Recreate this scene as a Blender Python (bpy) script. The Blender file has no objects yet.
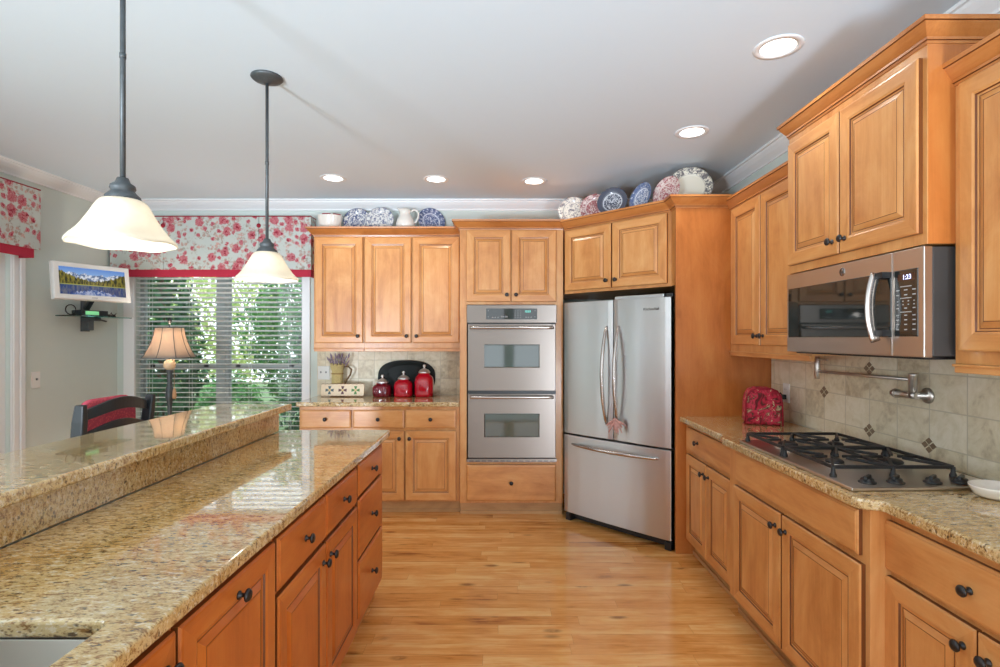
import bpy, bmesh, math, random
from mathutils import Vector, Matrix
PI = math.pi
random.seed(7)
SC = bpy.context.scene
COL = SC.collection

# ------------------------------------------------------------------ camera
cam_d = bpy.data.cameras.new('camera')
cam_d.sensor_width = 36.0
cam_d.lens = 531.0 / 1000.0 * 36.0
cam_d.shift_x = -0.002
cam_d.shift_y = 0.0045
cam_d.clip_start = 0.05
cam = bpy.data.objects.new('camera', cam_d)
COL.objects.link(cam)
EYE = 1.435
cam.location = (0, 0, EYE)
cam.rotation_euler = (PI / 2, 0, 0)
SC.camera = cam

# ------------------------------------------------------------------ view, world, daylight
SC.view_settings.view_transform = 'Standard'
SC.view_settings.look = 'None'
SC.view_settings.gamma = 1.0
SC.view_settings.use_curve_mapping = False
SC.view_settings.exposure = 0.58
try:
    SC.cycles.use_denoising = True
    SC.cycles.max_bounces = 10
    SC.cycles.diffuse_bounces = 5
    SC.cycles.glossy_bounces = 5
    SC.cycles.transparent_max_bounces = 12
    SC.cycles.sample_clamp_indirect = 6.0
    SC.cycles.caustics_reflective = False
    SC.cycles.caustics_refractive = False
except Exception:
    pass

world = bpy.data.worlds.new('world')
SC.world = world
world.use_nodes = True
wn = world.node_tree.nodes
wn['Background'].inputs['Color'].default_value = (0.86, 0.94, 1.0, 1)
wn['Background'].inputs['Strength'].default_value = 1.8

def lamp(name, kind, loc, rot, energy, color=(1, 1, 1), **kw):
    d = bpy.data.lights.new(name, kind)
    d.energy = energy
    d.color = color
    for k, v in kw.items():
        setattr(d, k, v)
    o = bpy.data.objects.new(name, d)
    COL.objects.link(o)
    o.location = loc
    o.rotation_euler = rot
    return o

# high sun over the garden behind the house (the roof and the blind keep it off the room)
lamp('sun', 'SUN', (0, 0, 10), (math.radians(-31), 0, math.radians(14)), 4.5, (1, .95, .86), angle=0.02)
REAR_Y = -2.4
LEFT_X, RIGHT_X, BACK_Y, CEIL = -3.55, 1.80, 4.90, 2.70

# unseen fill spots added behind the camera to brighten the ceiling
_fill = lamp('ceiling_fill', 'SPOT', (-2.5, -1.7, 0.7), (0, 0, 0), 620, (0.76, 0.87, 1.0), spot_size=math.radians(80), spot_blend=1.0, shadow_soft_size=0.35)
_fill.rotation_euler = (Vector((0.1, 4.0, 3.0)) - _fill.location).to_track_quat('-Z', 'Y').to_euler()

_fill2 = lamp('ceiling_fill', 'SPOT', (1.45, -1.95, 0.5), (0, 0, 0), 340, (0.76, 0.87, 1.0), spot_size=math.radians(70), spot_blend=1.0, shadow_soft_size=0.35)
_fill2.rotation_euler = (Vector((0.7, 4.4, 3.0)) - _fill2.location).to_track_quat('-Z', 'Y').to_euler()

# ------------------------------------------------------------------ material helpers
def s2l(c):
    c = c / 255.0
    return c / 12.92 if c <= 0.04045 else ((c + 0.055) / 1.055) ** 2.4

def rgb(r, g, b):
    return (s2l(r), s2l(g), s2l(b), 1.0)

class NT:
    """small wrapper round a material's node tree"""
    def __init__(self, name):
        self.m = bpy.data.materials.new(name)
        self.m.use_nodes = True
        self.t = self.m.node_tree
        self.p = self.t.nodes['Principled BSDF']
        self.out = self.t.nodes['Material Output']
    def n(self, typ, **kw):
        nd = self.t.nodes.new(typ)
        for k, v in kw.items():
            setattr(nd, k, v)
        return nd
    def put(self, sock, v):
        if hasattr(v, 'links') or isinstance(v, bpy.types.NodeSocket):
            self.t.links.new(v, sock)
        elif v is not None:
            sock.default_value = v
    def math(self, op, a, b=None, c=None, clamp=False):
        nd = self.n('ShaderNodeMath', operation=op, use_clamp=clamp)
        self.put(nd.inputs[0], a)
        if b is not None: self.put(nd.inputs[1], b)
        if c is not None: self.put(nd.inputs[2], c)
        return nd.outputs[0]
    def vmath(self, op, a, b=None):
        nd = self.n('ShaderNodeVectorMath', operation=op)
        self.put(nd.inputs[0], a)
        if b is not None: self.put(nd.inputs[1], b)
        return nd.outputs[0]
    def coord(self, scale=(1, 1, 1), kind='Object', rnd=0.0, rot=(0, 0, 0), loc=(0, 0, 0)):
        tc = self.n('ShaderNodeTexCoord').outputs[kind]
        mp = self.n('ShaderNodeMapping')
        self.put(mp.inputs['Vector'], tc)
        mp.inputs['Scale'].default_value = scale
        mp.inputs['Rotation'].default_value = rot
        mp.inputs['Location'].default_value = loc
        v = mp.outputs[0]
        if rnd:
            r = self.n('ShaderNodeObjectInfo').outputs['Random']
            k = self.math('MULTIPLY', r, rnd)
            v = self.vmath('ADD', v, self.comb(k, k, k))
        return v
    def comb(self, x, y, z):
        nd = self.n('ShaderNodeCombineXYZ')
        for i, v in enumerate((x, y, z)):
            self.put(nd.inputs[i], v)
        return nd.outputs[0]
    def sep(self, v):
        nd = self.n('ShaderNodeSeparateXYZ')
        self.put(nd.inputs[0], v)
        return nd.outputs
    def noise(self, v, scale=5, detail=3, rough=0.5, dist=0.0, out=0, dim='3D'):
        nd = self.n('ShaderNodeTexNoise', noise_dimensions=dim)
        self.put(nd.inputs['Vector'], v)
        nd.inputs['Scale'].default_value = scale
        nd.inputs['Detail'].default_value = detail
        nd.inputs['Roughness'].default_value = rough
        nd.inputs['Distortion'].default_value = dist
        return nd.outputs[out]
    def voro(self, v, scale=5, feature='F1', out='Distance', rand=1.0, dim='3D'):
        nd = self.n('ShaderNodeTexVoronoi', feature=feature, voronoi_dimensions=dim)
        self.put(nd.inputs['Vector'], v)
        nd.inputs['Scale'].default_value = scale
        nd.inputs['Randomness'].default_value = rand
        return nd.outputs[out]
    def ramp(self, f, stops, interp='LINEAR'):
        nd = self.n('ShaderNodeValToRGB')
        nd.color_ramp.interpolation = interp
        el = nd.color_ramp.elements
        while len(el) < len(stops):
            el.new(0.5)
        for e, (p, c) in zip(el, stops):
            e.position = p
            e.color = c if len(c) == 4 else (*c, 1)
        self.put(nd.inputs[0], f)
        return nd.outputs[0]
    def bw(self, f, a, b):
        """smooth 0..1 step of f between a and b"""
        nd = self.n('ShaderNodeMapRange', interpolation_type='SMOOTHSTEP')
        self.put(nd.inputs['Value'], f)
        nd.inputs['From Min'].default_value = a
        nd.inputs['From Max'].default_value = b
        return nd.outputs[0]
    def mix(self, f, a, b, mode='MIX'):
        nd = self.n('ShaderNodeMix', data_type='RGBA', blend_type=mode)
        self.put(nd.inputs[0], f)
        self.put(nd.inputs[6], a)
        self.put(nd.inputs[7], b)
        return nd.outputs[2]
    def bump(self, h, strength=0.2, dist=0.01):
        nd = self.n('ShaderNodeBump')
        nd.inputs['Strength'].default_value = strength
        nd.inputs['Distance'].default_value = dist
        self.put(nd.inputs['Height'], h)
        self.t.links.new(nd.outputs[0], self.p.inputs['Normal'])
    def set(self, **kw):
        for k, v in kw.items():
            self.put(self.p.inputs[k.replace('_', ' ')], v)
        return self.m

def plain(name, col, rough=0.5, metal=0.0, var=0.04, scale=18, **kw):
    t = NT(name)
    f = t.noise(t.coord(), scale, 3)
    c2 = tuple(min(1, x * (1 + var)) for x in col[:3]) + (1,)
    c1 = tuple(x * (1 - var) for x in col[:3]) + (1,)
    t.set(Base_Color=t.mix(f, c1, c2), Roughness=rough, Metallic=metal, **kw)
    return t.m

MAT = {}
def wood(name, axis, dark, mid, light, rough=0.32):
    t = NT(name)
    sc = {'x': (0.9, 7, 7), 'y': (7, 0.9, 7), 'z': (7, 7, 0.9)}[axis]
    f1 = t.noise(t.coord(sc, rnd=40), 1.0, 5, 0.6, 1.1)
    sc2 = {'x': (6, 150, 150), 'y': (150, 6, 150), 'z': (150, 150, 6)}[axis]
    f2 = t.noise(t.coord(sc2, rnd=40), 1.0, 2, 0.6)
    sc3 = {'x': (1.6, 3.4, 3.4), 'y': (3.4, 1.6, 3.4), 'z': (3.4, 3.4, 1.6)}[axis]
    blot = t.noise(t.coord(sc3, rnd=30), 1.7, 5, 0.65, 0.8)
    f = t.math('ADD', t.math('MULTIPLY', f1, 0.5), t.math('MULTIPLY', f2, 0.1))
    f = t.math('ADD', f, t.math('MULTIPLY', blot, 0.5))
    c = t.ramp(f, [(0.34, dark), (0.55, mid), (0.75, light)])
    t.set(Base_Color=c, Roughness=rough, Coat_Weight=0.25, Coat_Roughness=0.2)
    t.bump(f2, 0.05, 0.002)
    return t.m

W3 = (rgb(176, 106, 50), rgb(210, 146, 84), rgb(226, 172, 112))
MAT['wood'] = wood('maple_vertical', 'z', *W3)
MAT['wood_h'] = wood('maple_horizontal', 'x', *W3)
I3 = (rgb(158, 76, 24), rgb(192, 102, 38), rgb(208, 126, 56))  # same maple for the island, with its shade put into the colour
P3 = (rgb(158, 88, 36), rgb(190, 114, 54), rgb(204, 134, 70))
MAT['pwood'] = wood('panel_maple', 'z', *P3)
MAT['crown_wood_shaded'] = wood('crown_maple_shaded', 'x', rgb(154, 88, 40), rgb(190, 120, 62), rgb(206, 142, 82))  # darker tone carries the shade of the crown's downward tilt
MAT['iwood'] = wood('shaded_maple_vertical', 'z', *I3)
MAT['wood_h_shaded'] = wood('shaded_maple_horizontal', 'x', *I3)

MAT['glaze'] = plain('dark_glaze_line', rgb(112, 62, 26), .4)

def granite(name='granite'):
    t = NT(name)
    v = t.coord()
    vs = t.coord((0.55, 1.35, 1.0), rot=(0, 0, math.radians(-14)))
    big = t.noise(v, 3.5, 3, 0.6, 0.8)
    med = t.noise(vs, 62, 5, 0.70, 0.5)
    fine = t.noise(vs, 170, 3, 0.6)
    base = t.ramp(big, [(0.3, rgb(194, 156, 92)), (0.5, rgb(208, 178, 122)), (0.7, rgb(214, 194, 150))])
    f = t.math('ADD', t.math('MULTIPLY', med, 0.72), t.math('MULTIPLY', fine, 0.28))
    c = t.mix(t.math('MULTIPLY', t.bw(f, 0.50, 0.40), .9), base, rgb(140, 98, 54))
    c = t.mix(t.math('MULTIPLY', t.bw(f, 0.53, 0.60), 0.8), c, rgb(226, 214, 188))
    dist = t.vmath('ADD', vs, t.comb(t.math('MULTIPLY', fine, .012), t.math('MULTIPLY', med, .02), 0))
    sp = t.voro(dist, 70, 'F1', 'Distance')
    pick = t.noise(vs, 34, 3, 0.7)
    dark = t.math('MULTIPLY', t.bw(sp, 0.50, 0.28), t.bw(pick, 0.52, 0.60))
    c = t.mix(t.math('MULTIPLY', dark, 0.85), c, rgb(66, 52, 42))
    sp2 = t.voro(vs, 190, 'F1', 'Distance')
    pick2 = t.noise(vs, 60, 2, 0.7)
    d2 = t.math('MULTIPLY', t.bw(sp2, 0.5, 0.25), t.bw(pick2, 0.48, 0.58))
    c = t.mix(t.math('MULTIPLY', d2, 0.7), c, rgb(98, 68, 42))
    t.set(Base_Color=c, Roughness=0.08, Specular_IOR_Level=0.6, Coat_Weight=0.8, Coat_Roughness=0.03, Coat_IOR=1.65)
    return t.m
MAT['granite'] = granite()

def floor_mat():
    t = NT('maple_floor')
    x, y, z = t.sep(t.coord())
    W, L = 0.083, 0.95
    row = t.math('FLOOR', t.math('DIVIDE', y, W))
    wr = t.n('ShaderNodeTexWhiteNoise', noise_dimensions='1D')
    t.put(wr.inputs['W'], row)
    xs = t.math('ADD', x, t.math('MULTIPLY', wr.outputs[0], 5.3))
    colu = t.math('FLOOR', t.math('DIVIDE', xs, L))
    wc = t.n('ShaderNodeTexWhiteNoise', noise_dimensions='2D')
    t.put(wc.inputs['Vector'], t.comb(row, colu, 0))
    rc = wc.outputs[0]
    fy = t.math('FRACT', t.math('DIVIDE', y, W))
    fx = t.math('FRACT', t.math('DIVIDE', xs, L))
    ey = t.math('MINIMUM', fy, t.math('SUBTRACT', 1.0, fy))
    ex = t.math('MULTIPLY', t.math('MINIMUM', fx, t.math('SUBTRACT', 1.0, fx)), L / W)
    edge = t.bw(t.math('MINIMUM', ey, ex), 0.018, 0.0)
    off = t.math('MULTIPLY', rc, 31.0)
    gv = t.comb(t.math('MULTIPLY', x, 2.2), t.math('MULTIPLY', y, 26.0), off)
    g = t.noise(gv, 1.0, 5, 0.6, 0.9)
    gf = t.noise(t.comb(t.math('MULTIPLY', x, 9.0), t.math('MULTIPLY', y, 210.0), off), 1.0, 2, 0.6)
    blot = t.noise(t.comb(t.math('MULTIPLY', x, 3.5), t.math('MULTIPLY', y, 9.0), off), 1.0, 4, 0.65, 0.7)
    f = t.math('ADD', t.math('MULTIPLY', g, 0.42), t.math('MULTIPLY', gf, 0.12))
    f = t.math('ADD', f, t.math('MULTIPLY', blot, 0.32))
    f = t.math('ADD', f, t.math('MULTIPLY', rc, 0.15))
    c = t.ramp(f, [(0.34, rgb(152, 86, 36)), (0.43, rgb(210, 142, 72)), (0.54, rgb(228, 166, 96)), (0.66, rgb(240, 196, 132))])
    kv = t.comb(t.math('MULTIPLY', x, 1.0), t.math('MULTIPLY', y, 2.4), off)
    kn = t.voro(kv, 3.1, 'F1', 'Distance')
    kmask = t.math('MULTIPLY', t.bw(kn, 0.20, 0.04), t.bw(blot, 0.42, 0.56))
    c = t.mix(t.math('MULTIPLY', kmask, 0.75), c, rgb(112, 62, 28))
    c = t.mix(t.math('MULTIPLY', edge, 0.45), c, rgb(120, 72, 34))
    t.set(Base_Color=c, Roughness=t.math('ADD', 0.11, t.math('MULTIPLY', g, 0.1)), Specular_IOR_Level=0.5)
    t.bump(t.math('SUBTRACT', t.math('MULTIPLY', g, 0.15), edge), 0.12, 0.002)
    return t.m
MAT['floor'] = floor_mat()

def tile_mat(name, ax, pw, ph, o1, o2):
    """square stone tiles; ax is the axis along the wall (0 x, 1 y)"""
    t = NT(name)
    v = t.coord()
    s = t.sep(v)
    a = t.math('DIVIDE', t.math('SUBTRACT', s[ax], o1), pw)
    b = t.math('DIVIDE', t.math('SUBTRACT', s[2], o2), ph)
    fa, fb = t.math('FRACT', a), t.math('FRACT', b)
    ea = t.math('MULTIPLY', t.math('MINIMUM', fa, t.math('SUBTRACT', 1.0, fa)), pw)
    eb = t.math('MULTIPLY', t.math('MINIMUM', fb, t.math('SUBTRACT', 1.0, fb)), ph)
    e = t.math('MINIMUM', ea, eb)
    g = t.bw(e, 0.0035, 0.0015)
    wc = t.n('ShaderNodeTexWhiteNoise', noise_dimensions='2D')
    t.put(wc.inputs['Vector'], t.comb(t.math('FLOOR', a), t.math('FLOOR', b), 0))
    vv = t.vmath('ADD', v, t.comb(t.math('MULTIPLY', wc.outputs[0], 7), 0, t.math('MULTIPLY', wc.outputs[0], 3)))
    n1 = t.noise(vv, 9, 6, 0.62, 1.2)
    n2 = t.noise(vv, 40, 4, 0.6)
    f = t.math('ADD', t.math('MULTIPLY', n1, 0.6), t.math('MULTIPLY', n2, 0.2))
    f = t.math('ADD', f, t.math('MULTIPLY', wc.outputs[0], 0.16))
    c = t.ramp(f, [(0.33, rgb(186, 170, 140)), (0.46, rgb(220, 208, 178)), (0.60, rgb(233, 223, 200))])
    c = t.mix(g, c, rgb(200, 189, 164))
    t.set(Base_Color=c, Roughness=0.42)
    t.bump(t.math('SUBTRACT', t.math('MULTIPLY', n2, 0.12), g), 0.25, 0.003)
    return t.m
MAT['tile_right'] = tile_mat('stone_tile_right', 1, 0.181, 0.1505, 2.583, 0.986)
MAT['tile_back'] = tile_mat('stone_tile_back', 0, 0.151, 0.172, -1.625, 1.06)
MAT['tile_accent'] = plain('brown_accent_tile', rgb(128, 108, 84), 0.3, var=0.2, scale=60)

def steel(name, col=(0.62, 0.62, 0.63), rough=0.26, axis='x', aniso=0.75, wave=False):
    t = NT(name)
    sc = {'x': (2, 1100, 1100), 'z': (1100, 1100, 2), 'y': (1100, 2, 1100)}[axis]
    f = t.noise(t.coord(sc), 1.0, 2, 0.5)
    r = t.math('ADD', rough - 0.04, t.math('MULTIPLY', f, 0.08))
    t.set(Base_Color=(*col, 1), Metallic=1.0, Roughness=r, Anisotropic=aniso, Anisotropic_Rotation=0.25)
    if wave:      # thin sheet, very slightly uneven
        t.bump(t.noise(t.coord((5, 5, .35)), 1.0, 1, .4), .35, .012)
    return t.m
MAT['steel'] = steel('brushed_steel', (0.64, 0.65, 0.665), 0.32, aniso=0.8, wave=True)
MAT['steel_warm'] = steel('oven_steel', (0.25, 0.215, 0.19), 0.33)
MAT['steel_pink'] = steel('microwave_steel', (0.60, 0.54, 0.49), 0.30)
MAT['steel_handle'] = steel('handle_steel', (0.52, 0.48, 0.45), 0.26)
MAT['nickel'] = steel('brushed_nickel', (0.62, 0.58, 0.53), 0.36, aniso=0.0)
MAT['chrome'] = plain('polished_chrome', (0.8, 0.8, 0.82, 1), 0.12, 1.0)
MAT['silver'] = plain('soft_silver', (0.82, 0.82, 0.82, 1), 0.32, 0.85)
MAT['bronze'] = plain('dark_bronze', (0.045, 0.042, 0.042, 1), 0.35, 0.7, var=0.3, scale=60)
MAT['pewter'] = plain('grey_pewter', (0.085, 0.095, 0.10, 1), 0.45, 0.4, var=0.3, scale=60)
MAT['black_plastic'] = plain('black_plastic', (0.012, 0.012, 0.013, 1), 0.35)
MAT['cast_iron'] = plain('cast_iron', (0.016, 0.016, 0.017, 1), 0.5, var=0.3, scale=120)
MAT['black_glass'] = plain('black_glass', (0.012, 0.016, 0.015, 1), 0.04, Specular_IOR_Level=0.8)
MAT['oven_glass'] = plain('oven_window_glass', (0.012, 0.036, 0.028, 1), 0.05, IOR=2.0)
MAT['dark_grey'] = plain('dark_grey_paint', (0.05, 0.047, 0.045, 1), 0.45)
MAT['black_paint'] = plain('black_chair_paint', (0.018, 0.023, 0.028, 1), 0.35)
MAT['white_paint'] = plain('white_trim_paint', rgb(236, 238, 239), 0.4, var=0.01)
MAT['window_vinyl'] = plain('shaded_grey_vinyl', rgb(150, 156, 150), 0.5, var=0.02)  # grey vinyl, with the shade of the backlit frames in the colour
MAT['white_plastic'] = plain('white_plastic', rgb(232, 232, 228), 0.35, var=0.01)
MAT['ceiling'] = plain('ceiling_paint', rgb(217, 231, 241), 0.9, var=0.006)
MAT['wall'] = plain('sage_wall_paint', rgb(211, 221, 215), 0.8, var=0.012, scale=3)
MAT['ceramic'] = plain('white_ceramic', rgb(238, 233, 224), 0.18, var=0.02)
MAT['cream'] = plain('cream_glaze', rgb(226, 206, 172), 0.3, var=0.06)
MAT['red_band'] = plain('crimson_fabric', rgb(178, 40, 66), 0.85, var=0.1, scale=90)
MAT['red_cord'] = plain('crimson_cord', rgb(150, 28, 48), 0.8, var=0.1)
MAT['toe'] = wood('toe_kick_maple', 'x', rgb(150, 105, 62), rgb(186, 142, 92), rgb(200, 160, 112), 0.5)

def red_pad():
    t = NT('red_woven_cushion')
    v = t.coord()
    n = t.voro(v, 90)
    n2 = t.noise(v, 30, 4, 0.7)
    c = t.mix(t.bw(t.math('ADD', n, t.math('MULTIPLY', n2, .5)), .35, .8), rgb(228, 104, 112), rgb(196, 76, 96))
    t.set(Base_Color=c, Roughness=0.9)
    t.bump(n, 0.5, 0.004)
    return t.m
MAT['red_pad'] = red_pad()

def floral():
    t = NT('floral_valance_cloth')
    x, y, z = t.sep(t.coord())
    p = t.comb(t.math('ADD', x, y), z, 0)
    wob = t.noise(p, 26, 3, 0.6, 0, 1)
    pd = t.vmath('ADD', p, t.vmath('MULTIPLY', t.vmath('SUBTRACT', wob, (0.5, 0.5, 0.5)), (0.035, 0.035, 0)))
    ground = t.mix(t.noise(p, 6, 2), rgb(186, 196, 193), rgb(198, 204, 198))
    # twigs
    tw = t.noise(pd, 11, 3, 0.5, 1.4)
    twm = t.math('MULTIPLY', t.bw(t.math('ABSOLUTE', t.math('SUBTRACT', tw, 0.5)), 0.012, 0.004), t.bw(t.noise(p, 7, 2), .48, .6))
    c = t.mix(t.math('MULTIPLY', twm, 0.7), ground, rgb(140, 120, 104))
    # leaves
    lf = t.voro(pd, 30, 'F1', 'Distance', dim='2D')
    lc = t.voro(pd, 30, 'F1', 'Color', dim='2D')
    lm = t.math('MULTIPLY', t.bw(lf, 0.50, 0.36), t.bw(t.noise(p, 9, 2, .5), 0.47, 0.53))
    lm = t.math('MULTIPLY', lm, t.bw(t.noise(pd, 70, 2, .6), .36, .50))
    c = t.mix(t.math('MULTIPLY', lm, 0.85), c, t.mix(t.sep(lc)[0], rgb(136, 132, 118), rgb(206, 150, 140)))
    # roses, in two sizes
    for scl, th, lo in ((8.5, 0.36, 0.50), (16, 0.33, 0.62)):
        rf = t.voro(pd, scl, 'F1', 'Distance', dim='2D', rand=0.85)
        rc = t.sep(t.voro(pd, scl, 'F1', 'Color', dim='2D', rand=0.85))
        keep = t.math('GREATER_THAN', rc[0], lo)
        pet = t.noise(pd, 42, 4, 0.7, 1.6)
        edge = t.math('ADD', rf, t.math('MULTIPLY', t.math('SUBTRACT', pet, .5), .5))
        m = t.math('MULTIPLY', t.bw(edge, th, th - 0.05), keep)
        pc = t.ramp(t.math('ADD', t.math('MULTIPLY', rf, 0.55), t.math('MULTIPLY', pet, 1.0)),
                    [(0.44, rgb(120, 16, 42)), (0.53, rgb(172, 40, 66)), (0.60, rgb(206, 140, 144)), (0.66, rgb(166, 52, 76)), (0.76, rgb(206, 172, 168))])
        c = t.mix(m, c, pc)
    t.set(Base_Color=c, Roughness=0.85)
    return t.m
MAT['floral'] = floral()

def plate_mat(name, ground, ink, style):
    """pattern printed on a plate: rings, a rim border and a picture in the middle (plate lies in local xz)"""
    t = NT(name)
    v = t.coord(rnd=20.0)
    tc = t.n('ShaderNodeTexCoord').outputs['Object']
    x, y, z = t.sep(tc)
    r = t.math('SQRT', t.math('ADD', t.math('MULTIPLY', x, x), t.math('MULTIPLY', z, z)))
    r = t.math('DIVIDE', r, 0.12)
    ang = t.math('ARCTAN2', z, x)
    n = t.noise(v, 75, 4, 0.65, 1.0)
    cen = t.math('MULTIPLY', t.bw(n, style[0], style[0] + 0.07), t.bw(r, 0.62, 0.55))
    wave = t.math('SINE', t.math('MULTIPLY', ang, style[1]))
    rim = t.math('MULTIPLY', t.bw(t.math('ADD', t.math('MULTIPLY', wave, 0.05), n), style[2], style[2] + 0.08), t.bw(r, 0.66, 0.70))
    ring = t.bw(t.math('ABSOLUTE', t.math('SUBTRACT', r, 0.66)), 0.025, 0.012)
    lip = t.bw(r, 0.95, 0.975)
    m = t.math('MAXIMUM', t.math('MAXIMUM', cen, rim), t.math('MULTIPLY', t.math('MAXIMUM', ring, lip), style[3]))
    c = t.mix(t.math('MULTIPLY', m, 0.9), ground, ink)
    t.set(Base_Color=c, Roughness=0.15)
    return t.m

def foliage(name, a, b):
    t = NT(name)
    f = t.noise(t.coord(), 9, 2)
    t.set(Base_Color=t.mix(t.bw(f, .35, .65), a, b), Roughness=0.6)
    tr = t.n('ShaderNodeBsdfTranslucent')
    t.put(tr.inputs['Color'], b)
    ms = t.n('ShaderNodeMixShader')
    ms.inputs[0].default_value = 0.35
    t.t.links.new(t.p.outputs[0], ms.inputs[1]); t.t.links.new(tr.outputs[0], ms.inputs[2])
    t.t.links.new(ms.outputs[0], t.out.inputs['Surface'])
    return t.m
MAT['leaf_dark'] = foliage('evergreen_leaf', rgb(14, 52, 32), rgb(44, 104, 58))
MAT['leaf_mid'] = foliage('shrub_leaf', rgb(30, 84, 44), rgb(96, 156, 84))
MAT['leaf_light'] = foliage('young_leaf', rgb(110, 150, 78), rgb(206, 220, 150))
MAT['bark'] = plain('bark', rgb(96, 78, 60), 0.9, var=0.3)
MAT['lawn'] = plain('lawn', rgb(58, 90, 46), 0.9, var=0.3)

def glass(name, tint=(0.96, 0.98, 0.98, 1), refl=0.08, rough=0.0):
    t = NT(name)
    tr = t.n('ShaderNodeBsdfTransparent'); tr.inputs[0].default_value = tint
    gl = t.n('ShaderNodeBsdfGlossy'); gl.inputs['Roughness'].default_value = rough
    fr = t.n('ShaderNodeFresnel'); fr.inputs[0].default_value = 1.45
    ms = t.n('ShaderNodeMixShader')
    t.put(ms.inputs[0], t.math('MULTIPLY', fr.outputs[0], 1.0 if refl else 0))
    t.t.links.new(tr.outputs[0], ms.inputs[1]); t.t.links.new(gl.outputs[0], ms.inputs[2])
    t.t.links.new(ms.outputs[0], t.out.inputs['Surface'])
    return t.m
MAT['pane'] = glass('window_glass')
MAT['shelf_glass'] = glass('green_shelf_glass', (0.45, 0.72, 0.66, 1))

def emit(name, col, s):
    t = NT(name)
    t.set(Base_Color=col, Emission_Color=col, Emission_Strength=s, Roughness=0.4)
    return t.m
MAT['led'] = emit('lamp_lens', (1, 0.97, 0.92, 1), 3.5)
MAT['bulb'] = emit('bulb_glow', (1, 0.95, 0.88, 1), 4)
MAT['clock_digits'] = emit('clock_digits', (0.55, 0.65, 1.0, 1), 1.6)
MAT['oven_digits'] = emit('oven_digits', (0.15, 0.75, 0.65, 1), 0.8)
MAT['green_label'] = emit('green_indicator', (0.25, 0.75, 0.35, 1), 0.35)

def shade_glass():
    t = NT('frosted_alabaster_glass')
    v = t.coord()
    f = t.noise(v, 14, 4, 0.55, 1.5)
    c = t.mix(f, rgb(222, 216, 202), rgb(238, 234, 224))
    t.set(Base_Color=c, Roughness=0.25, Transmission_Weight=0.0)
    tl = t.n('ShaderNodeBsdfTranslucent'); t.put(tl.inputs[0], c)
    ms = t.n('ShaderNodeMixShader'); ms.inputs[0].default_value = 0.5
    t.t.links.new(t.p.outputs[0], ms.inputs[1]); t.t.links.new(tl.outputs[0], ms.inputs[2])
    t.t.links.new(ms.outputs[0], t.out.inputs['Surface'])
    return t.m
MAT['shade_glass'] = shade_glass()
def shade_cloth():
    t = NT('linen_lamp_shade')
    v = t.coord()
    f = t.noise(v, 220, 2)
    c = t.mix(f, rgb(196, 176, 158), rgb(212, 196, 178))
    t.set(Base_Color=c, Roughness=0.9)
    tl = t.n('ShaderNodeBsdfTranslucent'); t.put(tl.inputs[0], c)
    ms = t.n('ShaderNodeMixShader'); ms.inputs[0].default_value = 0.45
    t.t.links.new(t.p.outputs[0], ms.inputs[1]); t.t.links.new(tl.outputs[0], ms.inputs[2])
    t.t.links.new(ms.outputs[0], t.out.inputs['Surface'])
    return t.m
MAT['shade_cloth'] = shade_cloth()

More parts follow.
